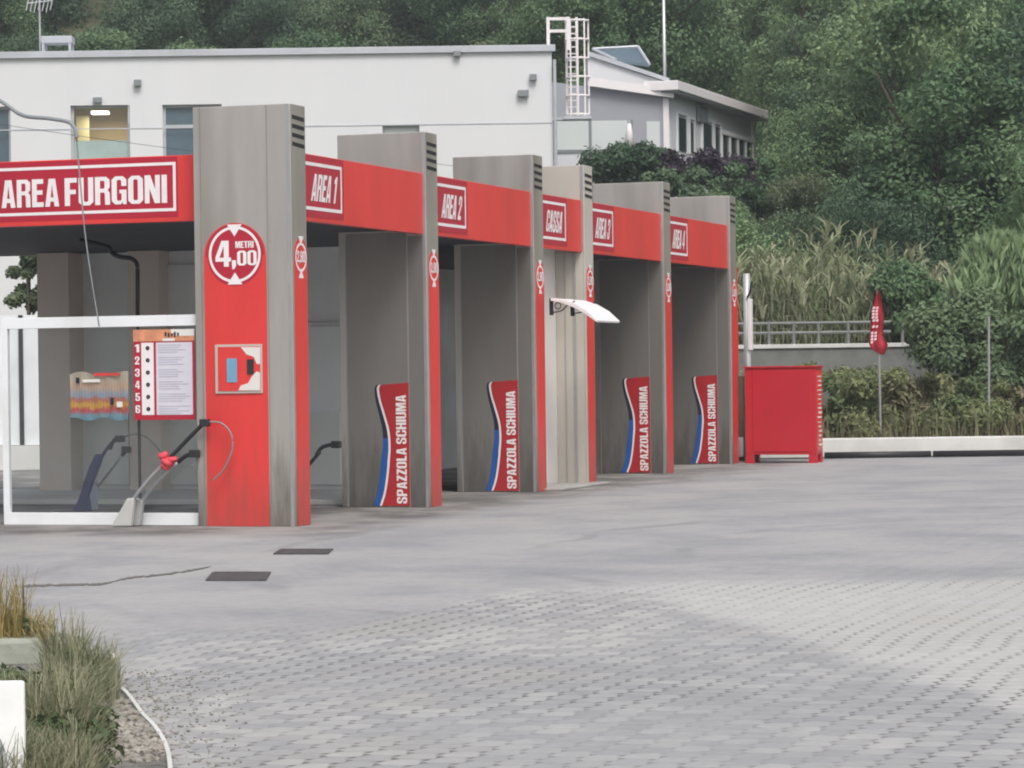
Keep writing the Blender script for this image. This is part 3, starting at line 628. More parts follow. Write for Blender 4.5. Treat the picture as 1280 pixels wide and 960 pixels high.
for v in b.verts: v.co += noise.noise_vector(v.co*14)*.035
obj('rag', b, [pinkred], t, smooth=True)
lance('thin grey lance with small pale foot, right of the one with the rag', -.02, [(174, 632), (190, 610), (222, 578)], [(222, 578), (232, 570), (243, 566)],
      [(166, 657), (176, 657), (180, 625), (170, 622)], mat('foot_grey', (.36, .36, .37), .5), hose=[(243, 566), (246, 575), (240, 584)])
ui = 3.2
lance('lance with dark blue curved foot behind the glass screen', ui, [(124, 575), (133, 560), (143, 548)], [(137, 560), (143, 548), (150, 546)],
      [(92, 637), (114, 637), (111, 618), (117, 600), (126, 578), (129, 566), (120, 566), (113, 580), (106, 600), (100, 620)], bluecloth, bluecloth, hose=[(150, 546), (170, 541), (185, 546), (200, 562)])
lance('grey lance with light blue foot behind the glass screen', ui+.3, [(122, 604), (138, 584), (152, 566)], [(152, 566), (156, 562), (158, 558)],
      [(112, 634), (121, 634), (123, 606), (119, 598), (113, 608)], mat('pale_blue_rubber', (.42, .50, .60), .5))
lance('black lance with pale foot seen between first and second pillar', 2.2, [(372, 600), (385, 578), (400, 560)], [(395, 565), (403, 554), (420, 550)],
      [(365, 640), (375, 640), (378, 600), (368, 600)], mat('pale_foot', (.5, .5, .5), .5), dark)
# ---- vacuum boom over the van bay
uh = -.55
tb = thing('hose_boom', 'bent grey overhead boom with thin hose hanging in front of AREA FURGONI sign', 'boom', (uh, lu(-330, 500, uh)[0], 0))
mv = lu(-330, 500, uh)[0]
b = B(); tubep(b, [(uh, mv, 0), (uh, mv, 4.3)], .06, 12); obj('mast', b, tube, tb, smooth=True)
b = B(); arm = [(uh, mv, 4.25)]+[P_u(x, y, uh) for x, y in ((-180, 60), (-60, 95), (0, 126), (28, 144), (60, 148), (84, 152), (92, 158), (95, 166), (96, 172))]
tubep(b, smooth_path(arm, 5), .022, 8); obj('arm', b, hose_m, tb, smooth=True)
b = B(); tubep(b, smooth_path([P_u(x, y, uh) for x, y in ((96, 172), (97.5, 195), (101, 235), (105, 280), (110, 320), (116, 360), (121, 390), (124, 408))], 4), .0085, 6); obj('hose', b, hose_m, tb, smooth=True)
tb2 = thing('hose_boom', 'black bent pipe boom inside the van bay under its dark ceiling', 'boom', (3.0, lu(172, 400, 3.0)[0], 0))
b = B(); tubep(b, smooth_path([P_u(x, y, 3.0) for x, y in ((100, 300), (134, 308), (140, 316), (150, 321), (164, 323), (171, 330), (172, 345), (172, 398))], 5), .028, 8); obj('pipe', b, dark, tb2, smooth=True)
b = B(); q = P_u(172, 398, 3.0); tubep(b, [q, (q.x, q.y, 0)], .02, 8); obj('mast', b, dark, tb2)

# ---------------------------------------------------------------- red cabinet and its neighbours
g0 = loc(gp(932, 579)); g1 = loc(gp(1021, 579)); uC = (g0.x+g1.x)/2; vC0 = lu(932, 560, uC)[0]; vC1 = lu(1020.5, 560, uC)[0]; zC = lu(980, 457.5, uC)[1]; dC = .52
cb = thing('red_cabinet', 'red metal vending cabinet on short legs beyond the last bay', 'cabinet', (uC, vC1, 0))
b = B(); bx(b, uC, uC+dC, vC1, vC0, .15, zC-.03); o = obj('body', b, redcab, cb, bevel=.006)
b = B(); bx(b, uC-.03, uC+dC+.03, vC1-.03, vC0+.03, zC-.03, zC); obj('top_plate', b, redcab, cb, bevel=.004)
b = B(); bx(b, uC-.012, uC-.001, vC1+.10, vC0-.36*0-.14, .2, zC-.07); obj('front_door', b, redcab, cb, bevel=.006)
for a in (vC1, vC0-.14):
    for c in (uC, uC+dC-.12): b = B(); bx(b, c, c+.12, a, a+.14, 0, .15); obj('leg', b, redcab, cb)
b = B(); bx(b, uC+.05, uC+dC-.05, vC1-.009, vC1-.001, .2, zC-.08); sp2 = obj('side_plate', b, red, cb)
b = B()
for k in range(16):
    z = zC-.20-.08*k; a_ = R.uniform(.08, .2); bx(b, uC+a_, uC+dC-R.uniform(.08, .2), vC1-.014, vC1-.010, z, z+R.uniform(.012, .035))
obj('keypad', b, cream, sp2)
uM = uC+1.3; v_, z_ = lu(933, 342, uM)
pp = thing('white_post', 'tall white metal post standing behind the red cabinet', 'post', (uM, v_, 0))
b = B(); tubep(b, [(uM, v_, 0), (uM, v_, z_)], .065, 12); obj('tube', b, tin, pp, smooth=True)
v2, zt2 = lu(938, 374, uM); _, zb2 = lu(938, 438, uM); b = B(); bx(b, uM-.1, uM+.05, v2-.03, v2+.035, zb2, zt2); obj('box', b, white, pp, bevel=.01)
b = B(); q0 = P_u(934, 372, uM-.08); q1 = P_u(941, 352, uM-.08); tubep(b, smooth_path([q0, P_u(938, 364, uM-.08), P_u(939, 356, uM-.08), q1], 4), .022, 6); obj('hook', b, dark, pp)
# red board and small box past the last pillar
uR = US[5]+TW+.35; va_, zt3 = lu(915.5, 334, uR); vb_, zb3 = lu(922, 468, uR)
b = B(); bx(b, uR, uR+.09, vb_, va_, zb3, zt3); o = obj('side_board', b, red, P[5]); 
b = B(); bx(b, US[5]+TW+.003, uR-.001, vb_+.04, va_-.0, zb3+.3, zb3+.36); bx(b, US[5]+TW+.003, uR-.001, vb_+.04, va_-.0, zt3-.36, zt3-.3); obj('bracket', b, dark, P[5])
uB2 = uR+.9; va_, zt4 = lu(921, 470, uB2); vb_, zb4 = lu(930, 545, uB2)
ps = thing('rusty_post', 'thin brown post with a small white box at its foot by the cabinet', 'post', (uB2, (va_+vb_)/2, 0))
b = B(); bx(b, uB2, uB2+.06, vb_, va_, 0, zt4); obj('stake', b, brown, ps)
z5 = lu(925, 547, uB2-.1)[1]; z6 = lu(925, 571, uB2-.1)[1]; b = B(); bx(b, uB2-.14, uB2-.002, vb_+.01, va_-.01, max(z6, .02), z5); obj('meter_box', b, white, ps, bevel=.01)

# ---------------------------------------------------------------- yard edge, verge, rail
xl = gp(950, 577).x; xr = 26
b = B(); bx(b, xl, xr, YK+.16, YK+.46, -.2, .36); lw = single('low_wall', b, concl, 'long low pale concrete wall along the far edge of the yard', 'wall', (0, YK+.16, 0), local=False, bevel=.02)
b = B(); bx(b, xl, xr, YK+.001, YK+.155, -.2, .02); struct('gutter', b, slotm)
dp = None
xa = gp(1035, 575).x; xb_ = gp(1178, 575).x; xc = gp(1181, 575).x
for a, c, lab in ((xa, xb_, 'black drain pipe at the wall foot, beside the red cabinet'), (xc, 17, 'black drain pipe at the wall foot, on the far right')):
    b = B(); tubep(b, [(a, YK-.30, .065), (c, YK-.30, .065)], .06, 10); single('drain_pipe', b, dark, lab, 'pipe', (a, YK-.05, 0), local=False, smooth=True)
# concrete retaining wall with pipe rail
YR = 63.0
pA = at(938, 431, YR); pB = at(1150, 431, YR)
b = B(); bx(b, pA.x-8, pB.x+1.5, YR, YR+.35, -.2, pA.z-.09); rw = thing('retaining_wall', 'grey concrete retaining wall below the reeds', 'wall', (pA.x, YR, 0), local=False)
obj('wall_face', b, mat('stained_concrete', (.17, .175, .165), .95, 0, .3, 1.5, .4, 10, None, (.09, .10, .08), .7), rw)
b = B(); bx(b, pA.x-8, pB.x+1.5, YR-.04, YR+.40, pA.z-.088, pA.z+.0); obj('cap', b, concl, rw, bevel=.01)
rl = thing('guard_rail', 'grey tubular guard rail on top of the retaining wall', 'railing', (pA.x, YR+.15, pA.z), local=False)
for yy in (404, 416):
    z = at(1000, yy, YR+.15).z; b = B(); tubep(b, [(pA.x-8, YR+.15, z), (pB.x-.6, YR+.15, z)], .035, 8); obj('rail', b, railm, rl)
for xx in (961, 992, 1023, 1060, 1098, 1128):
    b = B(); x = at(xx, 410, YR+.15).x; tubep(b, [(x, YR+.15, pA.z), (x, YR+.15, at(xx, 401, YR+.15).z)], .035, 8); obj('post', b, railm, rl)
# flags
def flagpole(px, ytop, label, flag):
    g = at(px, 546, YK+1.2); g.z = -.05; t = thing('flag_pole' if flag else 'thin_pole', label, 'flag' if flag else 'pole', g, local=False)
    top = at(px-4 if flag else px, ytop, YK+1.2)
    b = B(); tubep(b, [g, top], .022, 8); obj('pole', b, tube, t)
    if flag:
        b = B(); L, Rr = [], []
        o1 = [(1097, 362), (1092, 380), (1089, 398), (1087, 415), (1086, 428), (1090, 436), (1095, 440)]; o2 = [(1097.5, 362), (1101, 378), (1103.5, 398), (1104, 415), (1105, 424), (1108, 432), (1104, 444)]
        a = smooth_path([at(x, y, YK+1.2)+Vector((0, .05*math.sin(y*.15), 0)) for x, y in o1], 4); c = smooth_path([at(x, y, YK+1.2)+Vector((0, -.12+.06*math.sin(y*.2), 0)) for x, y in o2], 4)
        ro = []
        for i in range(len(a)): ro.append([b.verts.new(a[i].lerp(c[i], k/6)+Vector((0, .05*math.sin(k*1.7+i*.3), 0))) for k in range(7)])
        for i in range(len(a)-1):
            for k in range(6): b.faces.new((ro[i][k], ro[i][k+1], ro[i+1][k+1], ro[i+1][k]))
        bmesh.ops.solidify(b, geom=b.faces[:], thickness=.006)
        fl = obj('flag_cloth', b, pinkred, t, smooth=True)
        for k in range(13):
            b = B(); y = 380+k*3.9; x0 = 1091.5-(y-382)*.06+R.uniform(-.8, .8)
            for dx, w_ in ((0, 3.2), (4.3, 3.0)):
                q = [at(x0+dx, y, YK+1.0), at(x0+dx+w_, y-.8, YK+1.0), at(x0+dx+w_-.6, y+2.2, YK+1.0), at(x0+dx-.4, y+2.6, YK+1.0)]
                if R.random() < .8: poly(b, q, (0, .01, 0))
            if len(b.verts): obj('flag_print', b, bpy.data.materials.get('flag_print') or mat('flag_print', (.75, .55, .58), .7), fl)
            else: b.free()
    return t
flagpole(1101, 362, 'red and white feather flag hanging limp on a thin pole', True)
flagpole(1236, 396, 'bare thin grey pole standing in the weeds at the right', False)

# ---------------------------------------------------------------- white building
YA = 80.0
def ax(px, Y=YA): return at(px, 300, Y).x
def az(px, py, Y=YA): return at(px, py, Y).z
zroof = az(690, 57); zr = zroof
wb = thing('white_building', 'long white flat roofed building with ladder behind the car wash', 'building', (ax(300), YA, 0), local=False)
XR = at(690, 100, YA).x
def hole_wall(b, x0, x1, z0, z1, holes, y0, y1):
    """a wall sheet y0..y1 with rectangular openings, built from butted boxes"""
    xs = sorted(set([x0, x1]+[h[0] for h in holes]+[h[1] for h in holes]))
    for a, c in zip(xs, xs[1:]):
        mid = (a+c)/2; hs_ = sorted([h for h in holes if h[0] <= mid <= h[1]], key=lambda h: h[2]); z = z0
        for h in hs_: bx(b, a, c, y0, y1, z, h[2]); z = h[3]
        bx(b, a, c, y0, y1, z, z1)
def wrect(x0, y0, x1, y1, Y=YA): a = at(x0, y0, Y); c = at(x1, y1, Y); return [a.x, c.x, c.z, a.z]
wins = [wrect(-60, 134, 14, 215), wrect(88, 132, 163, 215), wrect(203, 131, 278, 212), wrect(478, 157, 525, 215)]
b = B(); hole_wall(b, -26, XR, -.2, zr-.12, wins, YA, YA+.4); obj('front_wall', b, wwall, wb)
b = B(); bx(b, XR-.4, XR, YA+.401, YA+9, -.2, zr-.12); bx(b, -26, XR-.4, YA+8.7, YA+9, -.2, zr-.12); obj('side_wall', b, wwall, wb)
b = B(); bx(b, -26, XR+.02, YA-.02, YA+9.1, zr-.118, zr-.06); obj('roof', b, gutter, wb)
b = B(); bx(b, -26, XR+.1, YA-.10, YA-.003, zr-.16, zr+.02); o = obj('gutter_edge', b, gutter, wb, bevel=.01)
b = B(); bx(b, -26, XR, YA-.012, YA-.001, az(500, 156)-.015, az(500, 156)+.015); obj('panel_joint', b, gutter, wb)
for xx in (88, 163, 181, 204, 520, 602): b = B(); x = ax(xx); bx(b, x-.008, x+.008, YA-.008, YA-.001, az(xx, 156)+.03, zr-.17); obj('panel_seam', b, lwall, wb)
wframe = mat('window_frame_grey', (.42, .44, .46), .5)
warm = mat('warm_room_wall', (.62, .50, .30), .8, 0, .2, 1)
for i, h in enumerate(wins):
    b = B(); t_ = .07; y0, y1 = YA+.12, YA+.18
    bx(b, h[0], h[1], y0, y1, h[3]-t_, h[3]); bx(b, h[0], h[0]+t_, y0, y1, h[2], h[3]-t_); bx(b, h[1]-t_, h[1], y0, y1, h[2], h[3]-t_); bx(b, h[0]+t_, h[1]-t_, y0, y1, h[2], h[2]+t_)
    if i == 2: zz = az(220, 157); bx(b, h[0]+t_, h[1]-t_, y0, y1, zz-.05, zz+.03)
    wo_ = obj('window', b, wframe, wb)
    b = B(); bx(b, h[0]+t_, h[1]-t_, YA+.145, YA+.155, h[2]+t_, h[3]-t_)
    obj('pane', b, glassm if i == 1 else (glassb if i != 3 else balc), wo_)
    if i == 1:
        wo_['label'] = 'window with a lit warm room behind it'
        b = B(); bx(b, h[0]-1, h[1]+1.2, YA+2.6, YA+2.7, h[2]-1, h[3]+.6); obj('room_wall', b, warm, wo_)
        b = B(); bx(b, h[0]-1, h[1]+1.2, YA+.45, YA+2.59, h[3]+.25, h[3]+.35); rc = obj('room_ceiling', b, cream, wo_)
        b = B(); q = at(115, 140, YA+1.2); q2 = at(136, 140, YA+1.2); bx(b, q.x, q2.x, YA+1.0, YA+1.35, h[3]-.14, h[3]-.06); obj('room_lamp', b, lampon, wo_)
        ld = bpy.data.lights.new('room_light', 'AREA'); ld.energy = 26; ld.color = (1, .86, .62); ld.size = .6
        lo = bpy.data.objects.new('room_light', ld); C.objects.link(lo); lo.parent = wo_; lo.location = Vector(((h[0]+h[1])/2, YA+1.2, h[3]-.17))-BASE[wb.name]
        b = B(); q = at(95, 150, YA+1.5); q2 = at(111, 150, YA+1.5); bx(b, q.x, q2.x, YA+1.5, YA+1.55, h[2]+.4, h[3]-.15); obj('curtain', b, mat('curtain_yellow', (.75, .68, .40), .8), wo_)
        b = B(); bx(b, h[0]+t_, h[1]-t_, YA+.20, YA+.21, h[2]+t_, az(120, 175)); obj('privacy_film', b, mat('frosted_film', (.40, .50, .48), .5), wo_)
        b = B(); q = at(112, 172, YA+1.8); q2 = at(158, 172, YA+1.8); bx(b, q.x, q2.x, YA+1.8, YA+2.2, h[2]+.2, az(130, 172)); obj('shelf', b, brown, wo_)
for (x0, y0, x1, y1) in ((117, 122, 128, 129), (168, 100, 177, 108), (567, 64, 576, 71), (662, 93, 671, 101), (647, 113, 661, 121)):
    h = wrect(x0, y0, x1, y1); b = B(); bx(b, h[0], h[1], YA-.16, YA-.03, h[2], h[3]); bx(b, (h[0]+h[1])/2-.02, (h[0]+h[1])/2+.02, YA-.03, YA-.001, h[2]+.02, h[3]-.02); obj('wall_lamp', b, hose_m, wb, bevel=.02)
# downpipe on the corner
b = B(); x = at(694, 150, YA-.1).x; tubep(b, [(x-.0, YA-.12, 0), (x-.0, YA-.12, az(690, 75))], .045, 8); obj('downpipe', b, gutter, wb)
# roof box and antenna
h = wrect(51, 45, 90, 59, YA+1); rb = thing('roof_unit', 'small grey roof cabinet at the left end of the white roof', 'vent unit', ((h[0]+h[1])/2, YA+1, zr-.06), local=False)
b = B(); bx(b, h[0], h[1], YA+1, YA+1.6, h[2]+.12, h[3]); obj('casing', b, gutter, rb, bevel=.015)
b = B()
for a in (h[0]+.02, h[1]-.1):
    for c in (YA+1.02, YA+1.5): bx(b, a, a+.07, c, c+.07, zr-.06, h[2]+.12)
obj('feet', b, gutter, rb)
q = at(50, 55, YA+1.4); an = thing('roof_antenna', 'pale television antenna on the white roof, left of the cabinet', 'antenna', (q.x, YA+1.4, zr-.06), local=False)
b = B(); tubep(b, [(q.x, YA+1.4, zr-.06), (q.x, YA+1.4, az(50, -6, YA+1.4))], .025, 8); obj('mast', b, tin, an)
b = B(); zt_ = az(50, 4, YA+1.4)
tubep(b, [(q.x-.35, YA+1.4, zt_), (q.x+.35, YA+1.35, zt_+.06)], .018, 6)
for k in range(7):
    x = q.x-.33+.11*k; tubep(b, [(x, YA+1.4-.25, zt_-.22-.03*(k % 3)), (x+.03, YA+1.4+.2, zt_+.24)], .014, 5)
obj('elements', b, tin, an)

# caged ladder at the corner of the white building
YL = YA+1.2
lx0, lx1 = at(708, 90, YL).x, at(736, 90, YL).x; zt6 = az(720, 24, YL); zb6 = az(720, 146, YL)
la = thing('caged_ladder', 'white caged roof ladder at the right corner of the white building', 'ladder', (lx0, YL, zb6), local=False)
b = B(); rc_ = .03
for x in (lx0+.02, lx0+.30): bx(b, x-rc_, x+rc_, YL+.35, YL+.35+.06, zb6, zt6+.1)
for k in range(14):
    z = zb6+.1+(zt6-zb6-.1)*k/14; bx(b, lx0+.051, lx0+.269, YL+.36, YL+.40, z, z+.035)
obj('stringers', b, white, la)
for k in range(6):
    z = zb6+.05+(zt6-zb6-.1)*k/5; b = B()
    cx_, cy_ = (lx0+lx1)/2, YL+.1; w2, d2 = (lx1-lx0)/2, .38
    tubep(b, [(cx_+w2*math.cos(t), cy_-d2*math.sin(t), z) for t in [math.pi*j/10 for j in range(11)]]+[(lx0+.0, YL+.35, z)], .035, 6); obj('hoop', b, white, la)
for t in (0.05, .9, 1.57, 2.25, 3.09):
    b = B(); x, y = (lx0+lx1)/2+(lx1-lx0)/2*math.cos(t), YL+.1-.38*math.sin(t); bx(b, x-.022, x+.022, y-.035, y-.005, zb6, zt6); obj('cage_strap', b, white, la)
# landing rail beside the ladder, on the roof corner
b = B(); xa_, xb2 = at(683, 30, YA+.6).x, at(708, 30, YA+.6).x; zt7 = az(695, 21, YA+.6)
for x in (xa_, xb2): bx(b, x, x+.09, YA+.6, YA+.68, zr-.06, zt7)
for z in (zt7-.09, (zt7+zr)/2): bx(b, xa_+.09, xb2, YA+.605, YA+.675, z, z+.08)
obj('landing_rail', b, white, la)
b = B(); bx(b, lx0-.1, lx1+.05, YL-.3, YL+.45, zb6-.08, zb6-.002); bx(b, XR+.002, lx0-.1, YL, YL+.3, zb6-.08, zb6-.004); obj('landing_plate', b, gutter, la)

# ---------------------------------------------------------------- grey annex with sloping roof
YB = 86.0
XB0 = XR+.05; XB1 = at(835, 150, YB).x
ann = thing('annex_building', 'grey annex with sloping white roof edge and glass balustrade', 'building', (XB1, YB, 0), local=False)
zB = lambda px, py, Y=YB: at(px, py, Y).z
b = B(); zL, zRr = zB(735, 108), zB(835, 121)
x_ = lambda px, py=150, Y=YB: at(px, py, Y).x
poly(b, [(XB0, YB, -.2), (XB1, YB, -.2), (XB1, YB, zRr), (x_(735), YB, zL), (XB0, YB, zL+.15)], (0, .3, 0)); obj('gable_wall', b, gwall, ann)
# right wall receding parallel to the row
LB = 11.5; e = RV*LB; A0 = Vector((XB1, YB, 0)); nrm = Vector((-QV.x, -QV.y, 0)).normalized()
angle = math.atan2(RV.y, RV.x)
def on_right(px, py):      # point on the right wall plane
    d = ray(px, py); t = (A0-CAMP).dot(nrm)/d.dot(nrm); q = CAMP+d*t; return (q-A0).dot(RV), q.z
def rbox(b, s0, s1, z0, z1, o0, o1):
    """box on the right wall: s along the wall, o outwards"""
    c = [A0+RV*s+nrm*o+Vector((0, 0, z)) for z in (z0, z1) for s, o in ((s0, o0), (s1, o0), (s1, o1), (s0, o1))]
    v = [b.verts.new(p) for p in c]
    for f in ((3, 2, 1, 0), (4, 5, 6, 7), (0, 1, 5, 4), (1, 2, 6, 5), (2, 3, 7, 6), (3, 0, 4, 7)): b.faces.new([v[i] for i in f])
zeave = on_right(843, 118)[1]; sEnd = on_right(941, 160)[0]
b = B(); rbox(b, .3, sEnd, -.2, zeave, -.3, 0); obj('right_wall', b, lwall, ann)
b = B(); s1 = on_right(953, 142)[0]*.93; rbox(b, -.4, sEnd+.45, zeave+.02, zeave+.30, -.6, .42); obj('roof_edge', b, white, ann, bevel=.02)
b = B(); rbox(b, -.3, sEnd+.4, zeave-.04, zeave+.018, -.29, .38); obj('soffit', b, hose_m, ann)
for px0, px1, y0, y1 in ((846, 857, 149, 187), (861, 866, 154, 190), (877, 889, 157, 196), (892, 899, 160, 198)):
    s0, _ = on_right(px0, y0); s1, zt_ = on_right(px1, y0); _, zb_ = on_right(px0, y1)
    b = B(); rbox(b, s0, s1, zb_, zt_, .003, .03); wn_ = obj('window', b, glassd, ann)
    b = B(); rbox(b, s0-.1, s0-.005, zb_-.05, zt_+.08, .003, .06); rbox(b, s1+.005, s1+.1, zb_-.05, zt_+.08, .003, .06); rbox(b, s0-.1, s1+.1, zt_+.082, zt_+.16, .003, .06); obj('window_frame', b, wpaint, wn_)
s0, zt_ = on_right(900, 167); s1, _ = on_right(940, 180); _, zb_ = on_right(900, 205)
zt_ = on_right(915, 172)[1]
b = B(); rbox(b, s0, s1, zb_, zt_, .003, .03); wn_ = obj('window', b, glassd, ann)
b = B(); n = 4
for k in range(n+1): s = s0+(s1-s0)*k/n; rbox(b, s-.06, s+.06, zb_-.05, zt_+.002, .032, .08)
rbox(b, s0-.1, s1+.1, zt_+.004, zt_+.14, .003, .09); obj('window_frame', b, wpaint, wn_)
s0, z0 = on_right(870, 152); b = B(); rbox(b, s0, s0+1.1, z0, z0+.5, .003, .10); obj('wall_plaque', b, hose_m, ann, bevel=.03)
# corner pilasters
b = B(); bx(b, XB1-.14, XB1+.03, YB-.04, YB-.003, -.2, zRr-.05); obj('corner_strip', b, white, ann)
b = B(); rbox(b, sEnd-.25, sEnd-.05, -.2, zeave, .004, .08); obj('corner_strip', b, white, ann)
# verge board and upper white roof
b = B(); poly(b, [(x_(735), YB-.25, zB(735, 97)), (x_(842), YB-.25, zB(842, 112)), (x_(842), YB-.25, zB(842, 123)), (x_(735), YB-.25, zB(735, 108))], (0, .245, 0)); obj('verge_board', b, white, ann)
YU = YB+1.5
b = B(); poly(b, [(x_(735, 70, YU), YU, zB(735, 70, YU)), (x_(836, 70, YU), YU, zB(836, 104, YU)), (x_(836, 70, YU), YU, zB(836, 120, YU)), (x_(735, 70, YU), YU, zB(735, 110, YU))], (0, 5, 0)); obj('upper_roof', b, wwall, ann)
b = B(); poly(b, [(x_(735, 70, YU), YU-.1, zB(735, 64, YU)), (x_(836, 70, YU), YU-.1, zB(836, 98, YU)), (x_(836, 70, YU), YU-.1, zB(836, 103, YU)), (x_(735, 70, YU), YU-.1, zB(735, 70, YU))], (0, 5.2, 0)); obj('upper_roof_edge', b, gutter, ann)
# roof light
b = B(); YS = YU+1.8; q = [(742, 61), (799, 58), (812, 84), (770, 78)]
poly(b, [(at(x, y, YS).x, YS+(0 if y > 70 else .8), at(x, y, YS).z) for x, y in q], (0, 0, .06)); rl_ = obj('roof_light', b, glassb, ann)
for a, c in ((q[0], q[1]), (q[1], q[2]), (q[0], q[3])):
    b = B(); f_ = lambda t: (at(t[0], t[1], YS).x, YS+(0 if t[1] > 70 else .8), at(t[0], t[1], YS).z+.08); tubep(b, [f_(a), f_(c)], .05, 6); obj('roof_light_frame', b, gutter, rl_)
# balustrade
YG = YB-1.6
b = B(); xs = [x_(p, 180, YG) for p in (693, 738, 790)]; z0, z1, z2 = zB(740, 222, YG), zB(740, 188, YG), zB(740, 151, YG)
for a, c in zip(xs, xs[1:]): bx(b, a+.04, c-.04, YG, YG+.03, z1+.03, z2)
bl = obj('balustrade_glass', b, balc, ann)
b = B()
for x in xs: bx(b, x-.035, x+.035, YG-.03, YG+.06, z0, z2+.02)
bx(b, xs[0]+.04, xs[2]-.04, YG-.02, YG+.05, z1-.05, z1+.028); obj('balustrade_frame', b, hose_m, bl)
b = B(); bx(b, xs[0], xs[2], YG+.02, YG+.06, z0, z1-.06); obj('balcony_front', b, lwall, ann)
b = B(); bx(b, xs[0], XB1-.2, YG+.07, YB-.01, z0-.2, z0-.02); obj('balcony_floor', b, conc, ann)
b = B(); h = wrect(808, 152, 825, 188, YB); bx(b, h[0], h[1], YB-.03, YB-.002, h[2], h[3]); o = obj('window', b, balc, ann)
q = at(787, 200, YG-.5); b = B(); tubep(b, [(q.x, YG-.5, 0), (q.x, YG-.5, zB(787, 150, YG-.5))], .05, 8)
pk = thing('parasol', 'closed white parasol by the annex balustrade', 'parasol', (q.x, YG-.5, 0), local=False); obj('pole', b, tin, pk)
b = B(); tubep(b, [(q.x, YG-.5, zB(787, 184, YG-.5)), (q.x, YG-.5, zB(787, 165, YG-.5)), (q.x, YG-.5, zB(787, 150, YG-.5))], .16, 10, .03); obj('folded_canopy', b, white, pk, smooth=True)
# tall pole behind
q = at(831, 78, 98); b = B(); tubep(b, [(q.x, 98, hz(q.x, 98)-.2), (at(829, -30, 98).x, 98, at(829, -30, 98).z)], .07, 8, .05)
single('lamp_pole', b, tin, 'slim pale pole rising above the annex roof', 'pole', (q.x, 98, 0), local=False, smooth=True)
# overhead wires
for (a, c, la_) in (((-60, 146), (1330, 262), 'upper thin overhead wire crossing in front of the hillside'), ((480, 196), (1330, 214), 'lower thin overhead wire crossing in front of the hillside')):
    p0, p1 = at(*a, 70), at(*c, 70); b = B(); tubep(b, [p0.lerp(p1, t/16)-Vector((0, 0, .5*(1-(t/8-1)**2))) for t in range(17)], .0055, 4)
    single('overhead_wire', b, dark, la_, 'wire', tuple(p0), local=False)

# ---------------------------------------------------------------- foliage builders
def leaf_cloud(name, clumps, nleaf, size, m, seed, flat=.0, asp=1.6, droop=.0):
    r = random.Random(seed); vs, fs = [], []
    tot = sum(c[3]**2 for c in clumps)
    for cx, cy, cz, cr in clumps:
        for _ in range(int(nleaf*cr*cr/tot)):
            d = Vector((r.gauss(0, 1), r.gauss(0, 1), r.gauss(0, 1))).normalized(); rad = cr*(r.random()**.33)*(1+.12*r.gauss(0, 1))
            p = Vector((cx, cy, cz))+Vector((d.x*rad, d.y*rad, d.z*rad*.8))
            nn = (d+Vector((r.gauss(0, .6), r.gauss(0, .6), r.gauss(0, .6)+.35))).normalized()
            a = nn.cross(Vector((r.random()-.5, r.random()-.5, r.random()-.5))).normalized(); bb = nn.cross(a)
            if droop: a = (a*.5+Vector((0, 0, -droop))).normalized(); bb = nn.cross(a).normalized()
            s = size*r.uniform(.6, 1.3); i = len(vs)
            vs += [p-a*s*asp*.5, p+bb*s*.42, p+a*s*asp*.5, p-bb*s*.42]; fs.append((i, i+1, i+2, i+3))
    me = bpy.data.meshes.new(name); me.from_pydata(vs, [], fs); me.materials.append(m); me.update(); return me
def crown_clumps(r, w_, h_, n, z0):
    out = []
    for _ in range(n):
        t = r.random(); a = r.random()*6.283; prof = math.sin(math.pi*(.12+.80*t))**.7
        rr = w_*.5*prof*math.sqrt(r.random())*.95
        out.append((rr*math.cos(a), rr*math.sin(a), z0+h_*t, r.uniform(.10, .20)*w_*(.75+.4*prof)))
    return out
def trunk_mesh(h_, w_, seed):
    r = random.Random(seed); b = B(); top = Vector((r.uniform(-.3, .3), r.uniform(-.3, .3), h_*.75))
    tubep(b, smooth_path([(0, 0, -.6), (r.uniform(-.1, .1), 0, h_*.3), top], 3), .16, 7, .05)
    for _ in range(5):
        a = r.random()*6.28; s = Vector((0, 0, h_*r.uniform(.25, .5))); e = Vector((math.cos(a)*w_*.32, math.sin(a)*w_*.32, h_*r.uniform(.6, .85)))
        tubep(b, [s, s.lerp(e, .5)+Vector((0, 0, .15)), e], .06, 5, .02)
    me = bpy.data.meshes.new('trunk'); b.to_mesh(me); b.free(); me.materials.append(bark); return me
def variant(kind, seed):
    r = random.Random(seed)
    if kind == 'broad': w_, h_, z0, n, m, sz, nl = 5.4, 4.6, 1.1, 40, leafA, .085, 24000
    elif kind == 'dark': w_, h_, z0, n, m, sz, nl = 5.0, 4.6, .8, 38, leafD, .085, 24000
    elif kind == 'olive': w_, h_, z0, n, m, sz, nl = 4.6, 4.0, .9, 34, leafO, .08, 21000
    elif kind == 'tall': w_, h_, z0, n, m, sz, nl = 3.6, 6.8, .9, 40, leafA, .085, 24000
    return (leaf_cloud('crown', crown_clumps(r, w_, h_, n, z0), nl, sz, m, seed), trunk_mesh(z0+h_, w_, seed))
VAR = {k: [variant(k, 100*i+s) for s in range(4)] for i, k in enumerate(('broad', 'dark', 'olive', 'tall'))}
LAB = {'broad': 'mid green broad crowned tree', 'dark': 'dark green dense tree', 'olive': 'grey green olive like tree', 'tall': 'tall narrow green tree'}
def zone(px, py):
    if px < 345: return 'above the left half of the white flat roof'
    if px < 690: return 'above the right half of the white flat roof'
    if px < 960: return 'above the grey annex roof' if py < 115 else 'below the annex windows'
    if py < 60: return 'at the top of the slope on the right'
    if py < 150: return 'halfway up the slope right of the annex'
    return 'low on the slope above the reeds' if px < 1120 else 'low on the slope above the bamboo'
